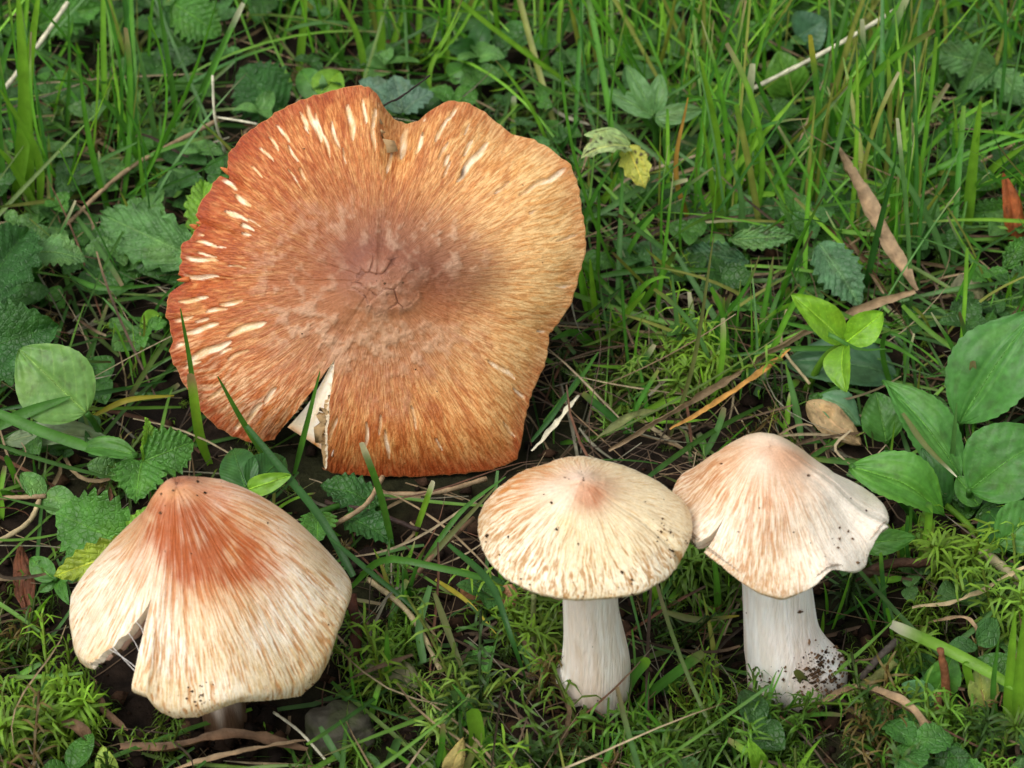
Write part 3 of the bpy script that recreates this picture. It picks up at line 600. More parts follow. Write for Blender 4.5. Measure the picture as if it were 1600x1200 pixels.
cD = lerp(cD, lerp(rgb(230, 196, 146), rgb(248, 232, 204), sm(0.3, 0.7, 0.6 * fine + 0.4 * vn(PXD / 12, PYD / 12, 7))), 0.88 * slit)
cD = lerp(cD, rgb(70, 50, 46), 0.9 * np.clip(gd(716, 282, 6, 10), 0, 1) * slit)
zone = sm(0.25, 0.5, SS)
dD = W + 0.016 * (st - 0.5) * zone + 0.010 * (fine - 0.5) * zone - 0.07 * slit + 0.022 * frost * sm(0.3, 0.7, lump2) + 0.05 * (lump - 0.5) * disc + plate * (0.04 * cid + 0.02) - 0.03 * crk * sm(0.35, 0.6, vn(PXD / 17, PYD / 17, 71))
PD = CD + X0[..., None] * uD + Y0[..., None] * vD + dD[..., None] * nD
BASE_D = ground(650, 745)
tagD = thing('mushroom', BASE_D, 'very large orange brown mushroom lying on its side, flat fibrous cap facing up front', 'mushroom', 'fibrous capped mushrooms')
dsn = np.gradient(PD, axis=0); dtn = np.gradient(PD, axis=1); ND = unit(np.cross(dsn, dtn)); ND[:3] = nD
if np.median(ND @ nD) < 0: ND = -ND
lip = []
for a in (0.4, 0.8, 1.2, 1.57):
    lip.append(PD[-1] + unit(dsn[-1]) * 0.06 * math.sin(a) - ND[-1] * 0.12 * (1 - math.cos(a)))
lip = np.array(lip); rows = np.concatenate([PD, lip]); nc = NTD + 1
CC = np.concatenate([cD, np.broadcast_to(lerp(cD[-1], rgb(214, 150, 96), np.full(nc, 0.4)), (4, nc, 3))]).reshape(-1, 3)
V = np.vstack([rows.reshape(-1, 3), PD[0].mean(0)[None]]); CC = np.vstack([CC, cD[0].mean(0)[None]])
tri = np.stack([np.full(nc - 1, len(V) - 1), np.arange(nc - 1), np.arange(1, nc)], -1)
F = [grid_faces(len(rows), nc)[:, ::-1]]
ID = PD - ND * (0.30 * (1.15 - SS))[..., None] - ND * 0.05
i0 = int(np.searchsorted(sD, sl0 * 0.92))
for j in (0, nc - 1):
    w = np.stack([PD[i0:, j], (PD[i0:, j] + ID[i0:, j]) / 2 - nD * 0.05, ID[i0:, j] - nD * 0.12], 1); o = len(V)
    V = np.vstack([V, w.reshape(-1, 3)]); CC = np.vstack([CC, np.broadcast_to(rgb(240, 222, 192), (w.size // 3, 3))])
    f = grid_faces(len(w), 3, False, o); F.append(f)
FB_ = np.zeros((len(V), 3)); FB_[:TH.size, 0] = TH.ravel(); FB_[:TH.size, 1] = SS.ravel(); FB_[:TH.size, 2] = (sm(0.1, 0.35, SS) * (1 - 0.8 * slit) * (1 - 0.7 * frost) * (1 - 0.3 * right)).ravel(); FB_[TH.size:TH.size + 4 * nc, 0] = np.tile(TH[-1], 4); FB_[TH.size:TH.size + 4 * nc, 1] = 1
capD = mk('cap', V, F + [tri], M_CAPD, base=BASE_D, parent=tagD, col=CC, fib=FB_)
gi = np.arange(25, NRD, 5); gi = np.append(gi, NRD - 1) if gi[-1] != NRD - 1 else gi
G = ID[gi] - ND[gi] * (np.where(np.arange(nc) % 4 < 2, 1.0, 0.0)[None, :] * 0.28 * np.sin(np.pi * (sD[gi] - sD[25]) / (1 - sD[25]))[:, None])[..., None]
mk('gills', G.reshape(-1, 3), [grid_faces(len(gi), nc)], M_GILL, base=BASE_D, parent=tagD, col=rgb(170, 140, 100), smooth=False)
# white torn flesh inside the split
fl = [(520, 565, 0.20), (501, 600, 0.06), (478, 635, -0.06), (448, 668, -0.22)]; fr = [(526, 565, 0.20), (531, 612, 0.12), (530, 660, 0.06), (519, 714, -0.12)]
a_ = spline([pl(x, y) + nD * (z - 0.02) for x, y, z in fl], 30); b_ = spline([pl(x, y) + nD * z for x, y, z in fr], 30)
u_ = np.linspace(0, 1, 16); FV = a_[:, None] * (1 - u_)[None, :, None] + b_[:, None] * u_[None, :, None]
tt_ = np.linspace(0, 1, 30)[:, None]
FV = FV + nD * (-0.16 * np.sin(np.pi * u_)[None, :] * tt_ + 0.03 * (vn(u_[None, :] * 9, tt_ * 3, 5) - 0.5) + 0.05 * sm(0.6, 0.75, u_)[None, :] * tt_)[..., None]
fc = lerp(rgb(236, 212, 176), rgb(250, 242, 230), vn(u_[None, :] * 9 + 0 * tt_, tt_ * 3 + 0 * u_, 9)); fc = lerp(fc, rgb(214, 150, 92), 0.7 * sm(0.9, 1, tt_ + 0 * u_) + 0.5 * np.exp(-((u_[None, :] - 0.62) / 0.06) ** 2) * tt_)
FB = FV - nD * 0.14
nfv = 30 * 16
bd = [(i, 0) for i in range(30)] + [(29, j) for j in range(1, 16)] + [(i, 15) for i in range(28, -1, -1)] + [(0, j) for j in range(14, 0, -1)]
bi = np.array([i * 16 + j for i, j in bd]); bq = np.stack([bi, np.roll(bi, -1), np.roll(bi, -1) + nfv, bi + nfv], -1)
mk('torn_flesh', np.vstack([FV.reshape(-1, 3), FB.reshape(-1, 3)]), [grid_faces(30, 16), grid_faces(30, 16, False, nfv)[:, ::-1], bq], M_FLESH, base=BASE_D, parent=tagD, col=np.vstack([fc.reshape(-1, 3)] * 2))
e1 = CD - nD * 4.9; e1[2] = max(e1[2], 0.35)
stem([CD - nD * 0.05, CD - nD * 1.5, CD - nD * 3.2 + [0.1, 0, 0], e1 + [0.3, 0, 0]], [0.75, 0.68, 0.65, 0.7, 0.8, 0.6], tagD, BASE_D, lambda a, d: lerp(rgb(225, 205, 180), rgb(238, 225, 205), vn(a * 6, d * 4, 2)))
PDv = PD.reshape(-1, 3); NDv = ND.reshape(-1, 3)
specks(PDv, NDv, near(PDv, NDv, [(470, 235, 2, 6), (511, 592, 1, 6), (600, 440, 8, 60), (800, 300, 3, 60), (700, 600, 4, 80), (850, 420, 2, 60), (450, 520, 3, 80), (570, 134, 6, 20)], 0, 0), 0.012, 0.03, 'soil_specks', capD, BASE_D)
# little torn scraps along the ragged left edge
for (x, y, a, l) in ((350, 264, 150, 16), (312, 347, 175, 15), (300, 352, 160, 12), (284, 436, 185, 18)):
    c0 = pl(x, y) - nD * 0.35; dr = uD * math.cos(math.radians(a)) + vD * math.sin(math.radians(a)); sd = np.cross(nD, dr); l_ = l / 78.5
    u = np.linspace(0, 1, 5); wv = 0.055 * np.array([0.9, 1, 0.8, 0.6, 0.2])
    v = np.array([c0 + dr * l_ * (t - 0.5) + sd * s_ * w_ + nD * (0.08 * t - 0.05 * s_ * s_) for t, w_ in zip(u, wv) for s_ in (-1, 0, 1)])
    v = np.vstack([v, v - nD * 0.04]); e = grid_faces(5, 3)
    bi = np.array([0, 3, 6, 9, 12, 13, 14, 11, 8, 5, 2, 1]); bq = np.stack([bi, np.roll(bi, -1), np.roll(bi, -1) + 15, bi + 15], -1)
    mk('cap_scrap', v, [e, e[:, ::-1] + 15, bq], M_CAP, base=BASE_D, parent=tagD, col=rgb(196, 112, 60))
# ------------------------------------------------------------------ builders for plants
toC = lambda P: unit(CAM - np.asarray(P))
def path_up(pts, lean=0.0, dz=-0.1):
    P0 = ground(*pts[0], dz); out = [P0]; n = len(pts) - 1
    for k, p in enumerate(pts[1:], 1): out.append(vp(p[0], p[1], P0[1] + lean * k / n))
    return np.array(out)
def path_flat(pts):                                   # (px, py, height above the soil)
    return np.array([ground(p[0], p[1], p[2]) for p in pts])
GREEN = {'bright': (112, 158, 48), 'mid': (72, 122, 46), 'dark': (48, 92, 38), 'blue': (88, 130, 72), 'yellow': (170, 160, 60), 'straw': (178, 162, 124), 'pale': (206, 202, 176), 'brown': (112, 88, 66), 'tan': (150, 128, 98), 'orange': (180, 136, 70), 'dull': (104, 112, 66), 'red': (120, 66, 44)}
def strip(path, width, n=12, kind='grass', twist=0.0, fold=0.25, view=None, seed=None, tipcol=None, base_col=None, taper=None):
    """a leaf blade: arched strip with a folded midrib; returns verts, quads, colours"""
    p = spline(path, n); T = unit(np.gradient(p, axis=0)); t = np.linspace(0, 1, n)
    v = toC(p) if view is None else np.broadcast_to(view, p.shape)
    sd = unit(np.cross(T, v)); nm = np.cross(sd, T)
    if twist is not None:
        a = (np.asarray(twist) if np.ndim(twist) else twist * (t - 0.3))[:, None] if np.ndim(twist) or twist else np.zeros((n, 1))
        sd, nm = sd * np.cos(a) + nm * np.sin(a), nm * np.cos(a) - sd * np.sin(a)
    if taper is None: taper = np.minimum(0.55 + 1.6 * t, 1) * np.sqrt(np.clip((1.02 - t) / 0.6, 0, 1))
    w = (width * taper * 0.5)[:, None]
    V = np.stack([p - sd * w - nm * w * fold * 0, p - nm * w * fold * 2, p + sd * w], 1).reshape(-1, 3)
    V2 = V.copy()
    return V2, grid_faces(n, 3), t.repeat(3)
def blade_col(t, c, tip=None, basec=None, seed=0):
    c = rgb(*GREEN[c]) if isinstance(c, str) else np.asarray(c)
    col = np.broadcast_to(c, (len(t), 3)).copy()
    col = lerp(col, col * np.array([1.5, 1.35, 1.3]), 0.5 * (np.arange(len(t)) % 3 == 1))
    if basec is not None: col = lerp(col, rgb(*GREEN[basec]), sm(0.3, 0.0, t))
    if tip is not None: col = lerp(col, rgb(*GREEN[tip]), sm(0.78, 0.98, t))
    return col
CUT = lambda n: np.concatenate([np.minimum(0.6 + 1.2 * np.linspace(0, 1, n - 1), 1), [0.75]])
def blade(label, pts, w, c, lean=0.0, flat=False, tip=None, basec=None, twist=0.5, cut=False, name='grass_leaf', cat='grass', group='single grass blades', parent=None, base=None, n=14, m=None, fold=0.25):
    path = path_flat(pts) if flat else path_up(pts, lean)
    tp = CUT(n) if cut else None
    V, q, t = strip(path, w / 82.0, n, twist=twist, taper=tp, fold=fold)
    col = blade_col(t, c, tip, basec)
    if parent is not None: return mk(name, V, [q], m or M_GRASS, base=base, parent=parent, col=col)
    o = mk(name, V, [q], m or M_GRASS, base=path[0], col=col)
    return tag(o, label, cat, group)
def straw(label, pts, w, c, flat=True, name='dry_straw', cat='straw', group='dry straws', round_=True, tip=None, n=16, lean=0.0, twist=0.6):
    path = path_flat(pts) if flat else path_up(pts, lean)
    if round_:
        p = spline(path, n); r = w / 82.0 / 2 * (1 + 0.12 * np.sin(np.arange(n) * 2.3))
        V, q, tr = tube(p, r, 6); t = np.concatenate([np.linspace(0, 1, n).repeat(6), [0, 1]]); F = [q, tr]
        col = blade_col(t, c, tip) * (0.85 + 0.3 * vn(t * 9, np.arange(len(t)) * 0.0, len(pts)))[:, None]
    else:
        n = 34; tt_ = np.linspace(0, 1, n); sd_ = int(pts[0][0])
        V, q, t = strip(path, w / 82.0, n, twist=twist + 0.5 * np.sin(tt_ * 6 + sd_) * (w > 10), taper=np.minimum(1, np.minimum(0.45 + 3 * tt_, 0.3 + 3.5 * tt_[::-1])) * (0.72 + 0.5 * vn(tt_ * 7, tt_ * 0, sd_)), fold=0.45); F = [q]
        V = V + 0.05 * (np.stack([vn(V[:, 0] * 6 + 50, V[:, 1] * 6 + V[:, 2] * 5 + 50, sd_ + k) for k in range(3)], -1) - 0.5)
        col = blade_col(t, c, tip) * (0.8 + 0.4 * vn(t * 6, (np.arange(len(t)) % 3) * 2.0, 5))[:, None]
    if w >= 9: LEAFKEEP.append((V, w))
    return tag(mk(name, V, F, M_STRAW, base=path[0], col=col), label, cat, group)

def leaflet(P0, P1, w, face=None,  shape='strawberry', arch=0.12, droop=0.0, fold=0.15, col='mid', nu=44, nv=25, teeth=9, pleat=0.05, seed=0, roll=0.0, spots=0.0, hole=None, curl=0.0):
    """a leaf from stalk end P0 to tip P1, half width w; returns verts, quads, colours"""
    P0, P1 = np.asarray(P0, float), np.asarray(P1, float); L = np.linalg.norm(P1 - P0); D = (P1 - P0) / L
    f = unit(np.array([0, -0.45, 0.9]) if face is None else np.asarray(face, float))
    sd = unit(np.cross(D, f)); nm = np.cross(sd, D)
    if roll: sd, nm = sd * math.cos(roll) + nm * math.sin(roll), nm * math.cos(roll) - sd * math.sin(roll)
    if w > 0.34 and nu == 44 and shape != 'strawberry': nu, nv = 90, 41
    leaflet.nv = nv
    u = np.linspace(0, 1, nu)[:, None]; v = np.linspace(-1, 1, nv)[None, :]; av = np.abs(v)
    if shape == 'strawberry': ww = np.sin(np.pi * u ** 0.72) ** 0.8 * (0.9 + 0.1 * u); ww = np.maximum(ww, 0.03); tooth = 0.30
    elif shape == 'plantain': ww = np.maximum(np.sin(np.pi * np.clip(u, 0, 1) ** 0.85) ** 0.8 * (1 - 0.45 * u ** 5), 0.10 * (1 - u)); tooth = 0.05; teeth = 13
    elif shape == 'clover': ww = np.sin(np.pi * u ** 0.62) ** 0.6; tooth = 0.02
    else: ww = np.sin(np.pi * u ** 0.8) ** 0.7; tooth = 0.02
    ww = np.maximum(ww, 0.02)
    saw = np.mod(u * teeth + 0.2, 1.0); saw = np.where(saw < 0.65, saw / 0.65, (1 - saw) / 0.35)
    edge = 1 + tooth * (saw - 0.6) * sm(0.55, 1, av) * sm(0.04, 0.2, u)
    X = u * L + (0.06 * L * av ** 2 * np.sin(np.pi * u) if shape == 'strawberry' else 0)
    X = X * np.ones_like(v)
    if shape == 'clover': X = X - 0.05 * L * np.exp(-(v / 0.35) ** 2) * sm(0.7, 1, u)
    # the tips of the teeth also reach forwards
    Yw = v * w * ww * edge
    veins = teeth if shape == 'strawberry' else (6 if shape == 'oval' else 12)
    if shape == 'plantain':
        vc = np.abs(np.mod(av * 2.4 + 0.5, 1) - 0.5) * 2
    else:
        ph = np.mod((u - (0.32 if shape != 'oval' else 0.5) * av ** (1 if shape != 'oval' else 1.4) * np.minimum(ww, 1)) * veins, 1.0); vc = np.abs(ph - 0.5) * 2     # 1 on a vein
    Z = (1.5 if shape == 'strawberry' else 0.35) * pleat * L * (1 - vc) * sm(0, 0.25, av) * (0.4 + 0.6 * av) * 0.6
    Z = Z + fold * w * ww * av ** 1.2 + 0.03 * L * np.sin(5 * u + seed) * av
    Z = Z + 0.04 * L * (vn(u * 4 + seed, v * 2 + 9, seed) - 0.5)
    Z = Z + arch * L * np.sin(np.pi * u) - droop * L * u ** 2.2 - curl * w * av ** 3
    if shape in ('plantain', 'oval'): Z = Z - 0.004 * L * sm(0.80, 0.98, vc) - 0.014 * L * sm(0.10, 0.02, av) + 0.035 * L * (fbm(u * 5 + seed, v * 3 + 4, seed + 4, 2) - 0.5)
    P = P0 + X[..., None] * D + Yw[..., None] * sd + Z[..., None] * nm
    c0 = rgb(*GREEN[col]) if isinstance(col, str) else rgb(*col)
    C = np.broadcast_to(c0, P.shape).copy()
    C = C * 1.15 * (0.88 + 0.24 * vn(u * 6 + seed, v * 3, seed + 3))[..., None]
    C = lerp(C, c0 * np.array([1.9, 1.3, 0.5]), 0.18 * sm(0.6, 0.8, vn(u * 3 + seed, v * 2 + 5, seed + 8)))
    C = lerp(C, c0 * np.array([1.7, 1.45, 1.5]), np.clip({'clover': 0.2, 'strawberry': 0.45}.get(shape, 0.75) * sm(0.84, 0.98, vc) * sm(0.04, 0.15, av) + 0.6 * sm(0.09, 0.03, av) * np.ones_like(u), 0, 0.8))
    if shape == 'clover': C = lerp(C, c0 * np.array([1.7, 1.5, 1.7]), 0.35 * np.exp(-((u - 0.5 + 0.25 * av) / 0.07) ** 2))
    if spots: C = lerp(C, rgb(52, 36, 22), np.clip(sm(0.62, 0.75, fbm(u * 9 + seed, v * 5 + 3, seed, 3)) * spots, 0, 0.9))
    return P.reshape(-1, 3), grid_faces(nu, nv), C.reshape(-1, 3)
def stalk(P, r, col, parent, base, name='stalk', n=12):
    p = spline(P, n); V, q, t = tube(p, np.linspace(r * 1.1, r * 0.85, n), 7)
    return mk(name, V, [q, t], M_GRASS, base=base, parent=parent, col=rgb(*GREEN[col]) if isinstance(col, str) else rgb(*col))
def plant(label, cat, name, leaves, group=None, stalk_col='mid', root=None, part='leaf_blade', sr=0.07):
    """leaves: list of dicts a=(px,py,h) stalk end, b=(px,py,h) tip, w=half width in px, + leaflet options"""
    ends = [ground(*l['a']) for l in leaves]
    R = ground(*root) if root else ends[0] + np.array([0.1, 0.25, 0]); R = np.array([R[0], R[1], float(gz(R[0], R[1])) - 0.05])
    e = thing(name, R, label, cat, group)
    for l, a in zip(leaves, ends):
        o = {k: v for k, v in l.items() if k not in 'abw'}
        V, q, C = leaflet(a, ground(*l['b']), l['w'] / 82.0, **o)
        lo = mk(part, V, [q], M_LEAF if o.get('shape', 'strawberry') == 'strawberry' else M_SMOOTH, base=R, parent=e, col=C)
        if l['w'] >= 14:
            LEAFKEEP.append((V, l['w']))
            nv_ = leaflet.nv; mid = V.reshape(-1, nv_, 3)[1:-1, nv_ // 2]
            mv, mq, mt = tube(mid[::2], np.linspace(0.022, 0.008, len(mid[::2])), 5)
            mk('midrib', mv, [mq, mt], M_LEAF, base=R, parent=lo, col=np.clip(C.mean(0) * np.array([1.7, 1.5, 1.4]), 0, 1))
    done = []
    for a in ends:
        if any(np.linalg.norm(a - d) < 0.45 for d in done): continue
        done.append(a); stalk([R, (R + a) / 2 + [0, 0.1, 0.15], a], sr, stalk_col, e, R)
    return e
FUP = (0, -0.25, 0.97); FCAM = (0, -0.77, 0.64)
LG = 'broad leaves among the grass'
LEAFKEEP = []
plant('pleated toothed leaf tucked under the ragged edge of the big brown cap', 'leaf', 'strawberry_leaf', [
    dict(a=(330, 415, 0.7), b=(160, 335, 1.0), w=52, col='blue', face=FCAM, pleat=0.09, seed=1, teeth=8, fold=0.25),
    dict(a=(330, 400, 0.8), b=(318, 285, 1.2), w=36, col='bright', face=FCAM, pleat=0.07, seed=2, teeth=8)], LG, part='leaflet')
plant('large dark green toothed leaf cut off by the picture edge beside the fuzzy oval leaf', 'leaf', 'strawberry_leaf', [
    dict(a=(-70, 560, 1.2), b=(92, 508, 1.6), w=70, col='dark', face=FCAM, seed=3, teeth=9, pleat=0.05),
    dict(a=(-60, 520, 1.5), b=(45, 360, 1.8), w=60, col='dark', face=FCAM, seed=4, teeth=8, pleat=0.04)], LG, part='leaflet')
plant('small pale round toothed leaf above the dark toothed one at the picture edge', 'leaf', 'strawberry_leaf', [
    dict(a=(45, 395, 1.5), b=(135, 408, 1.3), w=34, col='blue', face=FUP, seed=5, teeth=8, pleat=0.03)], LG, part='leaflet')
plant('fuzzy grey green oval leaf with a slit, held up on a bent stalk', 'leaf', 'oval_leaf', [
    dict(a=(135, 645, 1.6), b=(30, 545, 2.4), w=62, col=(98, 138, 68), face=FCAM, shape='oval', seed=6, spots=0.3, pleat=0.02, fold=0.1, arch=0.05)], LG, root=(170, 722, 0))
plant('fresh green three part leaf with puckered veins beside the rust red peak', 'leaf', 'strawberry_leaf', [
    dict(a=(222, 722, 1.3), b=(302, 690, 1.4), w=40, col='mid', face=FCAM, seed=7, teeth=7, pleat=0.08),
    dict(a=(222, 722, 1.3), b=(212, 780, 1.1), w=42, col='mid', face=FCAM, seed=8, teeth=6, pleat=0.10, droop=0.15),
    dict(a=(222, 722, 1.3), b=(226, 652, 1.9), w=18, col='bright', face=(1, -0.6, 0.3), seed=9, teeth=6, pleat=0.05)], LG, part='leaflet')
plant('dull grey green long leaf lying flat under a grass blade, left of puckered leaf', 'leaf', 'long_leaf', [
    dict(a=(5, 690, 0.5), b=(180, 690, 0.7), w=26, col=(110, 128, 92), face=FUP, shape='plantain', seed=10, spots=0.5),
    dict(a=(215, 712, 0.9), b=(120, 702, 0.7), w=20, col='mid', face=FUP, shape='plantain', seed=11)], LG)
plant('broad toothed leaf and yellowish folded leaflet pressed against the bell shaped cap', 'leaf', 'strawberry_leaf', [
    dict(a=(215, 855, 1.0), b=(88, 800, 1.4), w=62, col='mid', face=FCAM, seed=12, teeth=8, pleat=0.05),
    dict(a=(225, 850, 1.1), b=(84, 900, 1.0), w=30, col=(140, 158, 52), face=FCAM, seed=13, teeth=7, pleat=0.05),
    dict(a=(205, 860, 1.2), b=(235, 790, 1.6), w=22, col='bright', face=FCAM, seed=14, teeth=6)], LG, part='leaflet')
plant('little smooth spoon leaves low down by the edge of the bell shaped cap', 'leaf', 'spoon_leaf', [
    dict(a=(85, 905, 0.6), b=(48, 872, 0.8), w=18, col='mid', face=FCAM, shape='oval', seed=15), dict(a=(88, 905, 0.5), b=(60, 925, 0.4), w=9, col='mid', face=FCAM, shape='oval', seed=16),
    dict(a=(92, 905, 0.5), b=(108, 945, 0.5), w=10, col='mid', face=FCAM, shape='oval', seed=17), dict(a=(90, 900, 0.6), b=(118, 890, 0.7), w=12, col='mid', face=FCAM, shape='oval', seed=18)], LG)
plant('dark clover leaf of rounded leaflets under the split of the big cap', 'clover', 'clover_leaf', [
    dict(a=(384, 762, 1.0), b=(365, 700, 1.3), w=30, col='dark', face=FCAM, shape='clover', seed=19), dict(a=(388, 762, 1.0), b=(445, 715, 1.2), w=32, col='dark', face=FCAM, shape='clover', seed=20, teeth=5),
    dict(a=(388, 765, 1.0), b=(455, 742, 1.4), w=16, col='bright', face=FCAM, shape='clover', seed=21)], LG, part='leaflet')
plant('dark ribbed leaf in the shade below the front edge of the big cap', 'leaf', 'strawberry_leaf', [
    dict(a=(590, 790, 0.4), b=(500, 760, 0.7), w=34, col='dark', face=FUP, seed=22, teeth=7), dict(a=(500, 800, 0.6), b=(495, 850, 0.5), w=30, col='mid', face=FUP, seed=23, teeth=6),
    dict(a=(540, 810, 0.5), b=(615, 850, 0.4), w=30, col='dark', face=FUP, seed=24, teeth=7, pleat=0.08)], LG, part='leaflet')
plant('shaded strawberry leaf with strong ribs behind the upper left rim of the big cap', 'leaf', 'strawberry_leaf', [
    dict(a=(440, 175, 0.6), b=(375, 105, 1.4), w=62, col='dark', face=FCAM, seed=25, teeth=8, pleat=0.06)], LG, part='leaflet')
plant('toothed leaf drooping near the top edge beside two slanting blades', 'leaf', 'strawberry_leaf', [
    dict(a=(270, 5, 1.6), b=(345, 55, 1.0), w=48, col='mid', face=FCAM, seed=26, teeth=8, pleat=0.05), dict(a=(255, 10, 1.4), b=(300, 60, 0.6), w=26, col='dark', face=FCAM, seed=27, teeth=8)], LG, part='leaflet')
plant('ribbed green leaf behind the wide bright blades in the top corner', 'leaf', 'strawberry_leaf', [
    dict(a=(60, 40, 0.8), b=(160, 10, 1.2), w=40, col='mid', face=FCAM, seed=28, teeth=9, pleat=0.06)], LG, part='leaflet')
plant('bluish lobed leaf peeping over the notch of the big cap', 'leaf', 'lobed_leaf', [
    dict(a=(630, 175, 0.8), b=(560, 128, 1.1), w=30, col=(88, 118, 96), face=FUP, seed=29, teeth=5), dict(a=(630, 175, 0.8), b=(615, 118, 1.3), w=30, col=(88, 118, 96), face=FUP, seed=30, teeth=5), dict(a=(630, 175, 0.8), b=(678, 145, 1.2), w=28, col=(84, 114, 92), face=FUP, seed=31, teeth=5)], LG, part='leaflet')
plant('round leaved dark clover among the blurred grass above the notch', 'clover', 'clover_leaf', [
    dict(a=(742, 78, 1.0), b=(700, 75, 1.2), w=20, col='dark', face=FCAM, shape='clover', seed=32), dict(a=(742, 78, 1.0), b=(760, 32, 1.4), w=20, col='dark', face=FCAM, shape='clover', seed=33), dict(a=(742, 78, 1.0), b=(775, 85, 1.0), w=18, col='mid', face=FCAM, shape='clover', seed=34)], LG, part='leaflet')
plant('blurred clover leaf with pale round leaflets behind the top of the big cap', 'clover', 'clover_leaf', [
    dict(a=(500, 150, 0.8), b=(530, 112, 1.0), w=30, col='bright', face=FCAM, shape='clover', seed=35), dict(a=(500, 150, 0.8), b=(470, 110, 1.0), w=26, col='mid', face=FCAM, shape='clover', seed=36), dict(a=(700, 120, 0.6), b=(730, 105, 0.8), w=20, col='mid', face=FCAM, shape='clover', seed=37)], LG, part='leaflet')
plant('bluish buttercup leaf of spread narrow lobes in the grass', 'leaf', 'buttercup_leaf', [
    dict(a=(1022, 180, 1.4), b=(978, 100, 2.0), w=17, col='blue', face=FCAM, shape='oval', seed=38), dict(a=(1022, 180, 1.4), b=(1032, 115, 2.0), w=18, col='blue', face=FCAM, shape='oval', seed=39), dict(a=(1022, 182, 1.4), b=(945, 140, 1.6), w=17, col='blue', face=FCAM, shape='oval', seed=40),
    dict(a=(1024, 184, 1.4), b=(1098, 172, 1.5), w=18, col=(90, 128, 76), face=FCAM, shape='oval', seed=41), dict(a=(1024, 186, 1.4), b=(1055, 195, 1.1), w=12, col='blue', face=FCAM, shape='oval', seed=42)], LG, part='lobe')
plant('pale yellowing lobed leaf with black blotches beside the big cap', 'leaf', 'spotted_leaf', [
    dict(a=(985, 230, 2.2), b=(908, 246, 2.4), w=27, col=(168, 188, 126), face=FUP, shape='strawberry', teeth=4, seed=43, spots=0.9), dict(a=(985, 228, 2.2), b=(913, 210, 2.5), w=16, col=(158, 184, 118), face=FUP, shape='oval', seed=44, spots=0.7),
    dict(a=(980, 228, 2.2), b=(1008, 294, 1.6), w=27, col=(176, 178, 78), face=FCAM, shape='strawberry', teeth=4, seed=45, spots=1.0)], LG, part='lobe', root=(945, 290, 0))
plant('ribbed strawberry leaf with pale underside among the grass in the far corner', 'leaf', 'strawberry_leaf', [
    dict(a=(1555, 105, 1.2), b=(1445, 80, 1.4), w=34, col='blue', face=FCAM, seed=46, teeth=8, pleat=0.06), dict(a=(1555, 105, 1.2), b=(1495, 140, 1.0), w=26, col='blue', face=FCAM, seed=47, teeth=7, pleat=0.06), dict(a=(1558, 108, 1.2), b=(1602, 165, 0.9), w=26, col='blue', face=FCAM, seed=48, teeth=7)], LG, part='leaflet')
plant('dark shiny leaf showing near the top edge behind the white straw', 'leaf', 'round_leaf', [
    dict(a=(1245, 60, 0.9), b=(1290, 30, 1.4), w=40, col=(74, 112, 84), face=FCAM, shape='oval', seed=49), dict(a=(1235, 150, 0.6), b=(1215, 80, 1.6), w=40, col=(84, 130, 44), face=FCAM, shape='oval', seed=50)], LG)
plant('low dark strawberry leaf speckled with soil, nearest the tall bright tuft', 'leaf', 'strawberry_leaf', [
    dict(a=(1165, 408, 0.4), b=(1068, 392, 0.6), w=26, col=(60, 96, 62), face=FCAM, seed=51, teeth=8, spots=0.5, pleat=0.06), dict(a=(1160, 405, 0.4), b=(1150, 428, 0.4), w=16, col=(60, 96, 62), face=FUP, seed=52, teeth=7, spots=0.5)], LG, part='leaflet')
plant('soil flecked toothed leaf lying beside the fold of the broad straw', 'leaf', 'strawberry_leaf', [
    dict(a=(1142, 375, 0.8), b=(1242, 368, 0.9), w=22, col='blue', face=FCAM, seed=53, teeth=8, spots=0.6, pleat=0.05)], LG, part='leaflet')
plant('dusty drooping strawberry leaf right above the bright yellow green clover', 'leaf', 'strawberry_leaf', [
    dict(a=(1280, 380, 1.0), b=(1345, 480, 0.5), w=40, col=(82, 122, 82), face=FCAM, seed=54, teeth=8, spots=0.35, pleat=0.06)], LG, part='leaflet')
plant('bright yellow green clover leaf of three folded leaflets', 'clover', 'clover_leaf', [
    dict(a=(1318, 535, 2.2), b=(1236, 460, 2.9), w=26, col=(112, 158, 40), face=(0.5, -0.8, 0.35), shape='oval', seed=55, fold=0.6, pleat=0.01), dict(a=(1322, 535, 2.2), b=(1380, 488, 2.6), w=26, col=(114, 164, 36), face=FCAM, shape='oval', seed=56, fold=0.3, pleat=0.01),
    dict(a=(1320, 540, 2.2), b=(1322, 612, 1.8), w=26, col=(104, 150, 40), face=(-0.6, -0.7, 0.4), shape='oval', seed=57, fold=0.45, pleat=0.01)], LG, part='leaflet', root=(1258, 610, 0), stalk_col='bright')
plant('wide smooth plantain leaf cut by the right picture edge, uppermost of its clump', 'plantain', 'plantain_leaf', [
    dict(a=(1500, 660, 0.8), b=(1625, 480, 2.4), w=68, col=(70, 124, 52), face=(-0.35, -0.6, 0.7), shape='plantain', seed=58, spots=0.22, fold=0.2, pleat=0.02)], 'smooth plantain leaves')
plant('broad smooth plantain leaf below the uppermost one, cut by the right picture edge', 'plantain', 'plantain_leaf', [
    dict(a=(1515, 765, 1.2), b=(1640, 680, 2.0), w=62, col=(64, 116, 44), face=(-0.1, -0.5, 0.85), shape='oval', seed=59, spots=0.22, fold=0.25, pleat=0.015)], 'smooth plantain leaves')
plant('spoon shaped plantain leaf with wavy edge standing above the curled one', 'plantain', 'plantain_leaf', [
    dict(a=(1500, 745, 0.5), b=(1378, 595, 1.6), w=44, col=(74, 128, 54), face=(0.25, -0.5, 0.8), shape='plantain', seed=60, spots=0.22, fold=0.3, pleat=0.02)], 'smooth plantain leaves')
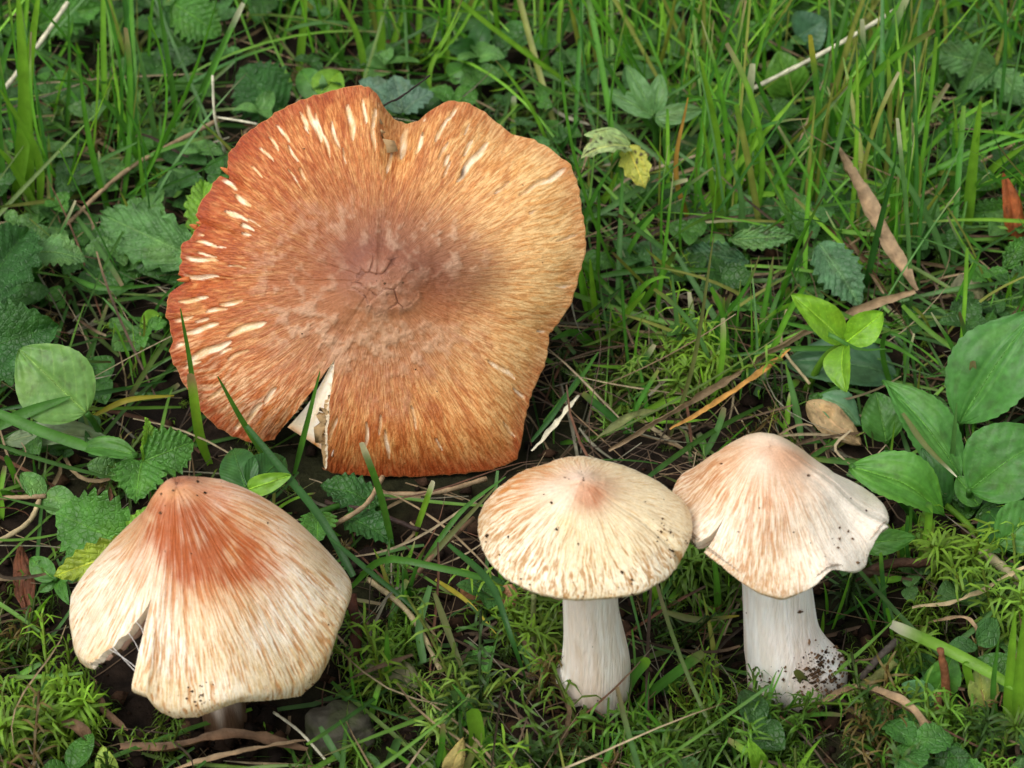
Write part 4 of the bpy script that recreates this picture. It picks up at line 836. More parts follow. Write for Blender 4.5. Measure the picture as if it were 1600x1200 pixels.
plant('curled spoon shaped plantain leaf nearest the pale wavy capped mushroom', 'plantain', 'plantain_leaf', [
    dict(a=(1330, 728, 1.9), b=(1476, 806, 0.9), w=44, col=(80, 136, 48), face=(0.1, -0.4, 0.9), shape='plantain', seed=61, spots=0.22, fold=0.3, pleat=0.02, arch=0.2)], 'smooth plantain leaves', root=(1450, 830, 0))
plant('small rounded dark leaf standing between the clover and the spoon shaped plantain leaf', 'leaf', 'round_leaf', [
    dict(a=(1385, 690, 0.5), b=(1368, 612, 1.2), w=34, col=(66, 112, 46), face=FCAM, shape='oval', seed=62)], LG)
plant('flat dark bluish leaf lying under the bright yellow green clover', 'leaf', 'flat_leaf', [
    dict(a=(1400, 590, 0.3), b=(1225, 565, 0.5), w=50, col=(62, 100, 66), face=FUP, shape='oval', seed=63, pleat=0.01), dict(a=(1280, 620, 0.6), b=(1345, 665, 0.4), w=30, col=(90, 132, 92), face=FUP, shape='plantain', seed=64)], LG)
plant('cluster of smooth leaves on green stalks low at the right picture edge', 'plantain', 'plantain_leaf', [
    dict(a=(1560, 850, 0.9), b=(1630, 790, 1.4), w=40, col=(74, 126, 52), face=FCAM, shape='oval', seed=65, spots=0.22), dict(a=(1545, 800, 0.8), b=(1600, 870, 0.7), w=36, col='dark', face=FCAM, shape='oval', seed=66, spots=0.22), dict(a=(1530, 790, 0.8), b=(1495, 745, 1.0), w=20, col='mid', face=FCAM, shape='oval', seed=67), dict(a=(1480, 790, 0.4), b=(1440, 700, 1.2), w=24, col='dark', face=FCAM, shape='oval', seed=68)], 'smooth plantain leaves', stalk_col='bright')
plant('dark narrow leaf poking out under the wavy lobed cap', 'leaf', 'oval_leaf', [
    dict(a=(1340, 850, 1.0), b=(1430, 840, 1.2), w=20, col='mid', face=FCAM, shape='oval', seed=69, droop=0.1)], LG)
plant('pair of small smooth oval leaves beside the brown upright stub', 'leaf', 'oval_leaf', [
    dict(a=(1458, 1105, 0.4), b=(1410, 1068, 0.9), w=22, col=(96, 146, 92), face=FUP, shape='oval', seed=70, pleat=0.0), dict(a=(1460, 1085, 0.5), b=(1490, 1022, 1.2), w=26, col='mid', face=FCAM, shape='oval', seed=71, pleat=0.0), dict(a=(1455, 1115, 0.4), b=(1432, 1100, 0.5), w=12, col=(96, 146, 92), face=FUP, shape='oval', seed=72, pleat=0.0)], LG)
plant('yellowish oval leaf with brown edge near the bright tuft in the bottom corner', 'leaf', 'oval_leaf', [
    dict(a=(1540, 1105, 0.5), b=(1528, 1042, 1.0), w=22, col=(128, 142, 70), face=FCAM, shape='oval', seed=73, pleat=0.0, spots=0.4)], LG)
plant('small pointed green leaf at the bottom edge below the thick white stem', 'leaf', 'pointed_leaf', [
    dict(a=(1190, 1200, 0.4), b=(1170, 1155, 1.3), w=13, col='bright', face=FCAM, shape='oval', seed=74), dict(a=(1195, 1150, 0.3), b=(1175, 1100, 1.0), w=20, col='dark', face=FCAM, seed=75, teeth=6)], LG)
plant('small round pale leaf at the bottom edge below the slim stem', 'leaf', 'round_leaf', [
    dict(a=(1075, 1210, 0.2), b=(1075, 1180, 0.6), w=20, col='blue', face=FUP, shape='oval', seed=76, pleat=0.0)], LG)
plant('cut green leaf stub at the bottom edge near the wide brown dead blade', 'leaf', 'leaf_stub', [
    dict(a=(172, 1215, 0.3), b=(160, 1165, 0.9), w=16, col=(150, 176, 80), face=FCAM, shape='oval', seed=77, pleat=0.0)], LG)
plant('small round green leaf on a stem between the fuzzy leaf and the big cap', 'leaf', 'round_leaf', [
    dict(a=(250, 492, 0.9), b=(218, 512, 0.9), w=17, col='bright', face=FCAM, shape='oval', seed=78, pleat=0.0)], LG)
plant('flat toothed leaf beside the folded straw, under the drooping one at the far right', 'leaf', 'strawberry_leaf', [
    dict(a=(1590, 330, 0.6), b=(1490, 335, 0.8), w=24, col='mid', face=FCAM, seed=79, teeth=9, pleat=0.05), dict(a=(1570, 420, 0.4), b=(1600, 370, 0.8), w=20, col='mid', face=FCAM, seed=80, teeth=6)], LG, part='leaflet')

# dead leaves
def dead_leaf(label, a, b, w, c, face, seed, curl=0.35, shape='oval', name='dead_leaf'):
    A = ground(*a); V, q, C = leaflet(A, ground(*b), w / 82.0, col=c, face=face, shape=shape, seed=seed, arch=0.12, curl=curl, pleat=0.03, spots=0.4)
    V = V + 0.05 * (np.stack([vn(V[:, 0] * 5, V[:, 1] * 5, k + seed) for k in range(3)], -1) - 0.5)
    return tag(mk(name, V, [q], M_STRAW, base=A, col=C), label, 'dead leaf', 'dead leaves on the soil')
dead_leaf('curled tan dead leaf behind the pale wavy capped mushroom', (1262, 628, 0.5), (1345, 695, 0.3), 24, (150, 128, 92), FCAM, 1)
dead_leaf('torn grey green dead leaf on the soil between the two front mushrooms', (572, 1040, 0.3), (665, 1070, 0.4), 24, (118, 116, 86), FUP, 2)
dead_leaf('crumpled dry leaf in shade behind the folded end of the broad straw', (1500, 430, 0.5), (1530, 490, 0.5), 26, (112, 112, 86), FCAM, 3)
dead_leaf('rust brown shrivelled leaf standing at the right picture edge', (1590, 390, 0.3), (1570, 270, 1.8), 18, (140, 76, 40), FCAM, 4)
dead_leaf('rounded brown dead leaf against the soil beside the slim stem', (720, 935, 0.3), (772, 905, 0.5), 22, (120, 84, 54), FCAM, 5)
dead_leaf('ribbed tan seed husk hanging under the rim of the straw yellow cap', (782, 955, 0.4), (800, 912, 0.8), 18, (150, 112, 78), FCAM, 6)
dead_leaf('olive dead blade tip at the bottom edge below the torn dead leaf', (700, 1215, 0.2), (722, 1155, 1.0), 14, (150, 136, 80), FCAM, 7)
dead_leaf('dark brown bark like strip in the shade at the left of the bell shaped cap', (45, 965, 0.3), (30, 850, 0.4), 16, (92, 56, 38), FUP, 8)
# ------------------------------------------------------------------ single grass blades and tufts
def tuft(label, blades, c='bright', **k):
    b0 = ground(*blades[0][0][0]); e = thing('grass_tuft', b0, label, 'grass tuft', 'grass tufts')
    for (pts, w, cc, lean, *r) in blades:
        blade('', pts, w, cc or c, lean=lean, name='blade', parent=e, base=b0, tip=(r[0] if r else None), cut=bool(r), twist=rng.uniform(-0.6, 0.6))
    return e
tuft('tuft of wide bright blades in the top left corner', [([(22, 340), (38, 180), (28, -15)], 24, None, -0.3), ([(50, 330), (42, 150), (62, -25)], 20, None, 0.2), ([(8, 345), (-4, 150), (26, 30)], 16, 'mid', 0.0), ([(62, 335), (58, 240), (0, 140)], 14, None, -0.4), ([(75, 255), (45, 130), (32, 18)], 7, 'dark', 0.1), ([(65, 340), (20, 260), (-10, 225)], 13, None, -0.4)])
tuft('tall bright green tuft standing alone behind the low dark strawberry leaf', [([(1128, 375), (1122, 230), (1094, 88)], 15, None, -0.2), ([(1124, 372), (1112, 280), (1098, 190)], 10, None, -0.5), ([(1132, 372), (1160, 240), (1176, 100)], 13, 'mid', 0.3, 'pale'), ([(1130, 375), (1165, 260), (1192, 175)], 8, None, -0.2)])
tuft('thick bright shoot with one side leaf near the right picture edge', [([(1508, 395), (1518, 280), (1532, 158)], 19, None, -0.2), ([(1512, 330), (1550, 265), (1606, 225)], 15, None, -0.4), ([(1508, 392), (1512, 330), (1516, 280)], 18, 'bright', 0)])
tuft('upright bright tuft in the bottom right corner', [([(1572, 1165), (1578, 1060), (1586, 955)], 15, None, 0.2), ([(1588, 1170), (1594, 1050), (1606, 930)], 17, None, 0), ([(1560, 1160), (1552, 1080), (1560, 1000)], 9, 'mid', 0)])
tuft('small two leaved shoot right of the big cap', [([(938, 545), (928, 470), (922, 405)], 12, None, -0.2), ([(940, 545), (970, 500), (1008, 456)], 14, None, -0.4), ([(936, 550), (900, 520), (862, 530)], 15, 'mid', -0.8), ([(944, 550), (975, 530), (1010, 495)], 11, 'dull', -0.7)])
tuft('light green fan of blades behind the top of the big cap', [([(575, 150), (560, 60), (520, -20)], 13, None, 0.3), ([(590, 140), (596, 50), (588, -30)], 16, None, 0), ([(570, 130), (572, 40), (570, -30)], 14, 'mid', 0.3), ([(600, 120), (620, 50), (645, -20)], 12, None, 0.5), ([(555, 130), (500, 40), (450, 30)], 10, 'mid', -0.4), ([(465, 130), (474, 40), (478, -20)], 15, None, 0.4)])
tuft('short mown stubs beside the slim stem', [([(968, 1112), (985, 1065), (1012, 1030)], 15, 'mid', -0.2, 'bright'), ([(985, 1108), (1045, 1060), (1098, 1020)], 14, 'mid', -0.3, 'dull'), ([(1000, 1100), (1070, 1062), (1122, 1036)], 12, 'mid', 0.2, 'dull')])
tuft('short cut blade stubs at the bottom edge beside the pointed leaf', [([(1138, 1130), (1165, 1110), (1184, 1090)], 12, 'bright', 0, 'bright'), ([(1435, 1185), (1436, 1155), (1438, 1135)], 13, 'bright', 0, 'bright'), ([(1385, 1195), (1375, 1175), (1362, 1160)], 12, 'bright', 0, 'bright')])
tuft('broad cut green blade ends at the bottom edge between the front mushrooms', [([(740, 1205), (745, 1150), (738, 1110)], 22, 'bright', 0, 'bright'), ([(748, 1210), (760, 1175), (775, 1150)], 22, 'mid', 0, 'bright'), ([(655, 1130), (645, 1112), (638, 1096)], 20, (0.12, 0.2, 0.05), 0, 'bright')])
G_ = 'single grass blades'
BL = [  # label, points from root to tip, width, colour, lean, options
 ('dark slim blade slanting up in front of mossy shade, upper left', [(255, 292), (190, 190), (120, 112)], 10, 'mid', -0.5, {}),
 ('straight blade rising past the top edge above the strawberry leaf', [(285, 235), (265, 110), (246, -15)], 11, 'mid', 0.2, {}),
 ('cut blade with pale tip leaning right near the top edge', [(280, 222), (325, 120), (380, 5)], 10, 'mid', 0.3, dict(cut=True, tip='pale')),
 ('pale bluish blade with folded top beside the mossy shade', [(250, 272), (232, 150), (210, 52)], 9, 'blue', -0.2, {}),
 ('thin blade upright over the ribbed leaf, top left', [(102, 240), (108, 120), (107, 5)], 7, 'mid', 0, {}),
 ('blade lying over the soil towards the pleated leaf', [(60, 320), (150, 255), (215, 222)], 10, 'blue', -0.6, {}),
 ('thin blade crossing the red edge of the big cap at its left', [(306, 700), (300, 590), (282, 482)], 9, 'mid', -0.4, {}),
 ('blade with pale cut tip in front of the lower left of the big cap', [(330, 730), (312, 680), (298, 585)], 15, 'bright', -0.3, dict(cut=True, tip='tan')),
 ('blade leaning left across the lower edge of the big cap', [(440, 748), (385, 668), (340, 588)], 10, 'mid', -0.4, {}),
 ('blade pointing up into the split of the big cap', [(458, 748), (480, 660), (500, 580)], 9, 'mid', -0.3, {}),
 ('cut blade standing before the dark front edge of the big cap', [(618, 878), (595, 775), (565, 692)], 10, 'mid', -0.2, dict(cut=True, tip='pale')),
 ('short bright cut blade between big cap and straw yellow cap', [(640, 860), (660, 800), (677, 752)], 9, 'bright', 0, dict(cut=True, tip='pale')),
 ('broad flat blade running down behind the bell shaped cap', [(385, 665), (450, 745), (505, 815), (552, 900)], 12, 'dark', 0.0, dict(flat=True, h=(1.6, 1.3, 1.2, 0.7), cut=True)),
 ('long thin blade yellowing at its end, crossing the gap between front mushrooms', [(515, 840), (580, 895), (640, 945), (690, 1005)], 8, 'dark', 0, dict(flat=True, h=(1.2, 1.3, 1.2, 0.6), tip='tan')),
 ('bent blade forming a roof over the gap between front mushrooms', [(548, 918), (600, 875), (690, 888), (762, 905)], 10, 'mid', 0, dict(flat=True, h=(0.4, 1.8, 1.9, 1.7), cut=True)),
 ('dark blade drooping to the moss left of the slim stem', [(700, 850), (765, 910), (800, 1000), (822, 1062)], 10, 'dark', 0, dict(flat=True, h=(1.5, 1.9, 1.5, 0.4))),
 ('long blade leaning from the straw yellow cap towards the big cap', [(625, 925), (700, 840), (775, 760)], 9, 'dull', 0, dict(flat=True, h=(0.3, 0.8, 1.2))),
 ('second blade beside the long leaning one near the straw yellow cap', [(650, 895), (720, 800), (790, 745)], 8, 'mid', 0, dict(flat=True, h=(0.4, 1.0, 1.3))),
 ('yellow tipped thin blade in the dark gap between front mushrooms', [(680, 905), (730, 940), (775, 990)], 7, 'yellow', 0, dict(flat=True, h=(0.8, 1.3, 0.9))),
 ('thin olive blade hanging down to the moss between front mushrooms', [(678, 925), (705, 1000), (740, 1090)], 10, 'dull', 0, dict(flat=True, h=(1.1, 1.2, 0.4))),
 ('pale frayed blade scrap lying in the gap between front mushrooms', [(672, 915), (655, 980), (662, 1035)], 11, 'blue', 0, dict(flat=True, h=(1.2, 1.0, 0.6), cut=True)),
 ('long dark green blade leaning across the grass from the top, right of the big cap', [(1062, 260), (960, 120), (880, -10)], 9, 'mid', 0.2, {}),
 ('blade slanting up to the right near the top edge', [(920, 130), (990, 60), (1075, -10)], 10, 'mid', 0.3, {}),
 ('broad dark blade slanting down behind the buttercup leaf', [(1130, 160), (1080, 80), (1020, -20)], 11, 'dark', 0.5, {}),
 ('yellow and orange blade curving beside the spotted leaf', [(1088, 378), (1056, 270), (1075, 152)], 9, 'orange', -0.1, {}),
 ('thin upright blade left of the white straw', [(1268, 350), (1280, 200), (1266, 55)], 10, 'mid', 0, dict(cut=True, tip='yellow')),
 ('tall blade standing among crossing blades, upper right', [(1345, 260), (1350, 120), (1347, 30)], 9, 'mid', 0, dict(cut=True, tip='pale')),
 ('long blade leaning right across the white straw', [(1345, 270), (1385, 130), (1425, -10)], 10, 'dark', 0.2, {}),
 ('blade with brown tip leaning right beneath the white straw', [(1370, 175), (1410, 80), (1450, 15)], 10, 'mid', 0.2, dict(cut=True)),
 ('dark blade lying right over the ribbed strawberry leaf in the far corner', [(1360, 330), (1470, 200), (1570, 95)], 9, 'dark', 0.3, {}),
 ('grey green stalk bent at a pale node near the right picture edge', [(1462, 215), (1510, 130), (1552, 10)], 9, 'blue', -0.2, {}),
 ('blade crossing in front of the broad straw', [(1345, 480), (1375, 350), (1400, 250)], 11, 'dark', -0.2, {}),
 ('thin pale vertical blade left of the thick bright shoot', [(1425, 505), (1418, 350), (1402, 185)], 7, 'blue', -0.2, dict(cut=True, tip='pale')),
 ('slim green blade beside the pale vertical one', [(1408, 420), (1415, 320), (1424, 175)], 7, 'mid', 0.1, {}),
 ('long thin blade lying level below the low dark strawberry leaf', [(895, 440), (1010, 422), (1210, 425)], 10, 'mid', 0, dict(flat=True, h=(0.6, 0.8, 0.6))),
 ('blade lying level under the bright clover, pointing left', [(1395, 548), (1240, 545), (1100, 562)], 9, 'mid', 0, dict(flat=True, h=(0.6, 0.9, 0.6))),
 ('curved blade arching over the bright clover stalk', [(1230, 505), (1290, 520), (1340, 545), (1385, 545)], 8, 'mid', 0, dict(flat=True, h=(1.6, 2.4, 2.3, 2.1))),
 ('blade rising left of the bright clover with cut tip', [(1075, 590), (1060, 520), (1050, 430)], 9, 'blue', -0.1, {}),
 ('thin blade with pale node standing right of the small two leaved shoot', [(1045, 690), (1085, 560), (1115, 370)], 7, 'dull', -0.2, {}),
 ('broad cut blade leaning in the litter left of the bright clover', [(1158, 550), (1145, 500), (1115, 460)], 16, 'mid', -0.1, dict(cut=True, tip='tan')),
 ('bent over thin blade above the spoon shaped plantain leaf', [(1405, 640), (1380, 560), (1388, 520), (1440, 545)], 9, 'mid', -0.3, {}),
 ('slim blade standing in front of the plantain clump', [(1500, 650), (1495, 560), (1455, 488)], 9, 'mid', -0.5, dict(tip='pale')),
 ('cut blade stub standing in the plantain clump', [(1522, 680), (1520, 620), (1520, 565)], 11, 'mid', -0.2, dict(cut=True, tip='tan')),
 ('pale split blade hanging over the curled plantain leaf', [(1410, 645), (1445, 695), (1495, 745)], 9, 'dull', 0, dict(flat=True, h=(2.0, 2.2, 2.2), tip='pale')),
 ('narrow blade standing right before the curled plantain leaf', [(1485, 765), (1490, 690), (1495, 630)], 9, 'blue', -0.2, {}),
 ('long bright blade with frayed white end, lying low at right', [(1605, 1085), (1500, 1025), (1392, 975)], 16, 'bright', 0, dict(flat=True, h=(1.2, 1.4, 1.4), tip='pale', cut=True)),
 ('cut upright blade beside the small oval leaves at bottom right', [(1535, 1125), (1520, 1080), (1508, 1035)], 12, 'bright', -0.1, dict(cut=True, tip='bright')),
 ('grey green thin blade slanting in shade at right', [(1480, 1010), (1520, 985), (1568, 938)], 8, 'blue', 0, dict(flat=True, h=(0.8, 1.0, 1.0))),
 ('short green stem lying in moss behind the thick white stem', [(1035, 955), (1090, 968), (1155, 962)], 10, 'dull', 0, dict(flat=True, h=(0.8, 1.0, 1.0), tip='yellow')),
 ('green curled blade tip against the foot of the thick white stem', [(1275, 1100), (1262, 1075), (1245, 1048)], 13, 'dull', -0.6, dict(cut=True)),
 ('broad striped blade sloping down from the left picture edge', [(-20, 638), (60, 672), (135, 698)], 17, 'mid', 0, dict(flat=True, h=(2.6, 2.4, 2.2), cut=True)),
 ('shaded broad blade under the striped one at the left picture edge', [(-20, 675), (40, 645), (110, 620)], 18, 'mid', 0, dict(flat=True, h=(1.6, 1.8, 1.9))),
 ('curved thin blade between the fuzzy leaf and the small round leaf', [(265, 548), (215, 520), (160, 465)], 9, 'mid', 0, dict(flat=True, h=(0.6, 0.9, 1.2))),
 ('level green blade above the small round leaf', [(110, 432), (160, 450), (250, 445)], 9, 'mid', 0, dict(flat=True, h=(0.9, 1.1, 0.9))),
 ('yellowing curved stem behind the fuzzy oval leaf', [(145, 650), (200, 625), (272, 618)], 9, 'yellow', 0, dict(flat=True, h=(0.6, 1.0, 0.8))),
 ('dark low blade across the litter at the left picture edge', [(0, 640), (150, 615), (260, 595)], 9, 'dark', 0, dict(flat=True, h=(0.4, 0.6, 0.5))),
 ('dark blade reaching towards the lower right of the big cap', [(830, 690), (870, 640), (905, 585)], 8, 'dark', 0, dict(flat=True, h=(0.6, 0.9, 1.2))),
 ('long blade leaning along the right edge of the big cap', [(850, 660), (900, 600), (935, 550)], 9, 'mid', 0, dict(flat=True, h=(0.6, 1.0, 1.2))),
 ('green twisted blade below the notch side of the spotted leaf', [(900, 350), (960, 320), (1060, 250)], 10, 'blue', 0, dict(flat=True, h=(0.8, 1.2, 1.6))),
 ('bright bent stem in front of the spotted leaf', [(905, 345), (945, 310), (965, 270)], 14, 'bright', -0.3, {}),
 ('short cut blade rising over the top right rim of the big cap', [(803, 225), (802, 190), (803, 150)], 10, 'bright', 0.6, dict(cut=True, tip='pale')),
 ('blurred blade arching down behind the notch of the big cap', [(680, 190), (672, 110), (720, 20)], 9, 'bright', 0.8, {}),
 ('blurred upright blade right of the notch of the big cap', [(697, 130), (700, 60), (703, -20)], 10, 'bright', 0.6, {}),
 ('green blade lying beside the stone', [(505, 1110), (530, 1100), (552, 1085)], 8, 'mid', 0, dict(flat=True, h=(0.4, 0.6, 0.8))),
 ('pale striped blade pieces at the bottom edge below the stone', [(500, 1135), (520, 1170), (545, 1205)], 10, 'blue', 0, dict(flat=True, h=(0.9, 0.8, 0.5))),
 ('pale green blade at the bottom edge right of the stone', [(570, 1175), (590, 1195), (600, 1215)], 10, 'blue', 0, dict(flat=True, h=(0.6, 0.6, 0.4))),
 ('green and brown blade standing at the bottom edge', [(605, 1200), (612, 1180), (622, 1155)], 12, 'blue', 0, dict(cut=True)),
]
for (lab, pts, w, c, lean, o) in BL:
    o = dict(o)
    if o.get('flat'): pts = [(p[0], p[1], h) for p, h in zip(pts, o.pop('h'))]
    blade(lab, pts, w, c, lean=lean, twist=rng.uniform(-0.7, 0.7), **o)
# dry straws, stalks and twigs
SW = [
 ('long white straw stretched over the grass, upper right', [(1178, 138, 1.6), (1300, 75, 2.3), (1420, 3, 2.8)], 8, 'pale', True),
 ('broad flat brown straw sloping down through the grass', [(1308, 225, 2.6), (1345, 290, 2.1), (1390, 380, 1.6), (1434, 452, 1.2)], 26, 'tan', False),
 ('brown straw bent back below the broad one, running left to the litter', [(1430, 455, 1.2), (1340, 485, 1.2), (1240, 530, 1.1), (1140, 590, 0.9)], 14, 'tan', False),
 ('long dry stalk lying in the litter above the straw yellow cap', [(1160, 580, 0.9), (1060, 640, 1.0), (950, 705, 0.7)], 12, 'tan', False),
 ('yellow orange straw pointing at the bright clover', [(1048, 672, 0.9), (1140, 615, 1.0), (1236, 545, 1.1)], 9, 'orange', False),
 ('grey straw bundle lying beside the right rim of the big cap', [(925, 690, 0.7), (985, 650, 0.9), (1030, 640, 0.8)], 12, 'dull', False),
 ('pale straw leaning down from the grass below the small shoot', [(830, 705, 0.6), (870, 660, 0.9), (905, 615, 0.9)], 9, 'pale', False),
 ('curved pale straw at lower right, behind the long bright blade', [(1425, 948, 0.9), (1500, 938, 1.1), (1610, 882, 1.3)], 8, 'straw', False),
 ('bent thin brown straw under the curved pale one', [(1445, 972, 0.6), (1515, 968, 1.1), (1532, 1030, 0.6)], 6, 'tan', False),
 ('arched straw, green then brown, bowing over the moss at lower right', [(1275, 1105, 0.3), (1335, 1072, 1.1), (1410, 1095, 1.4), (1460, 1150, 0.9), (1490, 1185, 0.5)], 13, 'tan', False),
 ('wide brown dead blade lying across the soil under the bell shaped cap', [(188, 1168, 0.4), (270, 1165, 0.6), (360, 1145, 0.8), (480, 1170, 0.4)], 18, 'brown', False),
 ('twisted dry blade in the moss, bottom left', [(90, 1128, 0.6), (120, 1135, 0.8), (155, 1168, 0.4)], 16, 'brown', False),
 ('long thin straw along the bottom edge below the wide brown dead blade', [(270, 1200, 0.4), (340, 1180, 0.6), (480, 1155, 0.6)], 8, 'tan', False),
 ('dry brown blade curling out from under the split of the bell shaped cap', [(145, 1060, 0.4), (165, 1110, 0.6), (200, 1142, 0.4)], 11, 'brown', False),
 ('fine white stalk lying at the bottom edge beside the stone', [(428, 1113, 0.4), (470, 1145, 0.6), (515, 1195, 0.5)], 4, 'pale', True),
 ('pale thin stem in the dark top left corner', [(8, 138, 1.2), (60, 70, 1.6), (106, 4, 2.0)], 9, 'pale', True),
 ('brown stalk lying from the left picture edge towards the big cap', [(100, 355, 0.6), (200, 265, 0.9), (340, 188, 1.1)], 8, 'tan', True),
 ('pale broken stalk with a side spike left of the red rim', [(352, 240, 0.9), (336, 185, 2.0), (332, 118, 2.9)], 5, 'pale', True),
 ('white spike sticking out sideways left of the red rim', [(337, 183, 2.0), (370, 188, 2.0), (402, 194, 1.9)], 4, 'pale', True),
 ('straw arching on the ground at the left, below the grey green long leaf', [(-5, 848, 0.4), (45, 815, 0.6), (66, 770, 0.5)], 8, 'straw', True),
 ('level tan straw at the left picture edge', [(-5, 778, 0.5), (35, 777, 0.6), (72, 775, 0.6)], 7, 'tan', True),
 ('dry straw bent in a hook under the dark front edge of the big cap', [(512, 826, 0.5), (570, 790, 0.9), (598, 745, 0.9)], 8, 'tan', True),
 ('tan straw lying level below the dark front edge of the big cap', [(590, 772, 0.4), (680, 770, 0.5), (760, 748, 0.5)], 8, 'tan', True),
 ('long pale brown stalk falling through the gap between front mushrooms', [(575, 905, 0.4), (640, 960, 0.9), (690, 1050, 0.5)], 8, 'straw', True),
 ('dull purple stalk lying between bell shaped cap and straw yellow cap', [(628, 925, 0.4), (680, 865, 0.6), (740, 810, 0.6)], 8, 'brown', True),
 ('upright pale stalk behind the slim stem, left of it', [(835, 1020, 0.2), (833, 980, 0.8), (834, 930, 1.5)], 8, 'dull', True),
 ('thin pale straw behind the bright clover, hanging down', [(1230, 480, 1.2), (1222, 540, 0.9), (1265, 600, 0.6)], 5, 'straw', True),
 ('brown grass stem lying behind the thick bright shoot', [(1290, 410, 0.6), (1450, 300, 0.7), (1605, 215, 0.8)], 6, 'tan', True),
 ('thick pale purple stalk at the right edge below the plantain clump', [(1605, 925, 0.6), (1570, 890, 0.7), (1535, 862, 0.8)], 16, (0.28, 0.25, 0.14), True),
]
for (lab, pts, w, c, rd) in SW: straw(lab, pts, w, c, round_=rd)
def twig(label, pts, w, c, n=18):
    p = spline(path_flat(pts), n); r = w / 164.0 * (1 + 0.25 * (vn(np.arange(n) * 0.7, np.zeros(n), int(pts[0][0])) - 0.5)); V, q, t = tube(p, r, 8)
    V = V + 0.03 * (np.stack([vn(V[:, 0] * 9, V[:, 1] * 9 + V[:, 2] * 7, k) for k in range(3)], -1) - 0.5)
    return tag(mk('twig', V, [q, t], M_TWIG, base=p[0], col=rgb(*c) * (0.7 + 0.6 * vn(V[:, 0] * 7, V[:, 1] * 7, 3))[:, None]), label, 'twig', 'twigs')
twig('dark brown twig lying behind the pale wavy capped mushroom', [(1335, 908, 0.4), (1385, 882, 0.6), (1455, 878, 0.5)], 15, (84, 58, 44))
twig('brown upright stub beside the small oval leaves', [(1482, 1130, 0.0), (1478, 1070, 0.9), (1470, 1015, 1.6)], 11, (120, 76, 46))
twig('lower brown stub in front of the small oval leaves', [(1468, 1140, 0.0), (1466, 1110, 0.5), (1464, 1082, 0.9)], 11, (128, 92, 62))
twig('thin dark branched rootlet reaching over the notch of the big cap', [(600, 165, 4.6), (635, 145, 5.0), (672, 118, 5.2)], 3, (40, 30, 26))
twig('dark twig in the shade below the front edge of the big cap', [(510, 785, 0.5), (580, 800, 0.6), (655, 828, 0.5)], 8, (58, 42, 36))
twig('reddish bark strip standing beside the right of the bell shaped cap', [(552, 1050, 0.2), (556, 990, 0.6), (548, 930, 1.0)], 16, (72, 38, 24))
twig('thick green brown stem lying at the foot of the thick white stem', [(1325, 1085, 0.3), (1370, 1058, 0.6), (1398, 1034, 0.8)], 15, (104, 108, 58))
twig('dark splintered straw pile end right of the thick white stem', [(1345, 1060, 0.4), (1375, 1025, 0.8), (1402, 1000, 1.0)], 10, (84, 76, 68))
# the stone and clods of earth
def lumpy(name, label, cat, c, rx, ry, rz, col, seed, m, group=None, mossy=0.0, rough=0.35):
    nu, nv = 28, 40; th = np.linspace(0.02, np.pi - 0.02, nu)[:, None]; ph = np.linspace(0, 2 * np.pi, nv, endpoint=False)[None, :]
    d = np.stack([np.sin(th) * np.cos(ph), np.sin(th) * np.sin(ph), np.cos(th) + 0 * ph], -1)
    r = 1 + rough * (vn(d[..., 0] * 2 + 9, d[..., 1] * 2 + d[..., 2] * 3 + 9, seed) - 0.5) + rough * 0.5 * (vn(d[..., 0] * 6 + 9, d[..., 1] * 6 + d[..., 2] * 7 + 9, seed + 1) - 0.5)
    V = np.asarray(c) + d * r[..., None] * np.array([rx, ry, rz])
    C = rgb(*col) * (0.7 + 0.6 * vn(V[..., 0] * 6, V[..., 1] * 6 + V[..., 2] * 5, seed))[..., None]
    if mossy: C = lerp(C, rgb(62, 72, 34), mossy * sm(0.45, 0.65, vn(V[..., 0] * 4 + 3, V[..., 1] * 4 + V[..., 2] * 4, seed + 7)))
    return tag(mk(name, V.reshape(-1, 3), [grid_faces(nu, nv, True)], m, base=np.asarray(c) - [0, 0, rz * 0.8], col=C.reshape(-1, 3)), label, cat, group)
lumpy('stone', 'rounded grey mossy stone half sunk at the bottom edge', 'stone', ground(530, 1140, 0.25), 0.62, 0.5, 0.48, (84, 80, 68), 3, M_STONE, mossy=0.6, rough=0.2)
for k, (x, y, r, lab) in enumerate([(1300, 1062, 0.34, 'black clod of soil stuck beside the foot of the thick white stem'), (570, 880, 0.3, 'dark brown clod of earth right behind the bell shaped cap'), (1210, 335, 0.4, 'black earth clod above the low dark strawberry leaf'), (605, 925, 0.22, 'small earth clod in the gap between front mushrooms'), (655, 1140, 0.3, 'olive earth lump beside the torn dead leaf'), (1480, 548, 0.2, 'round black droppings left of the uppermost plantain leaf'), (1345, 385, 0.3, 'brown earth clod left of the broad straw')]):
    lumpy('earth_clod', lab, 'clod', ground(x, y, r * 0.4), r, r * 0.9, r * 0.75, (40, 30, 24), 20 + k, M_SOIL, 'clods of earth', rough=0.6)
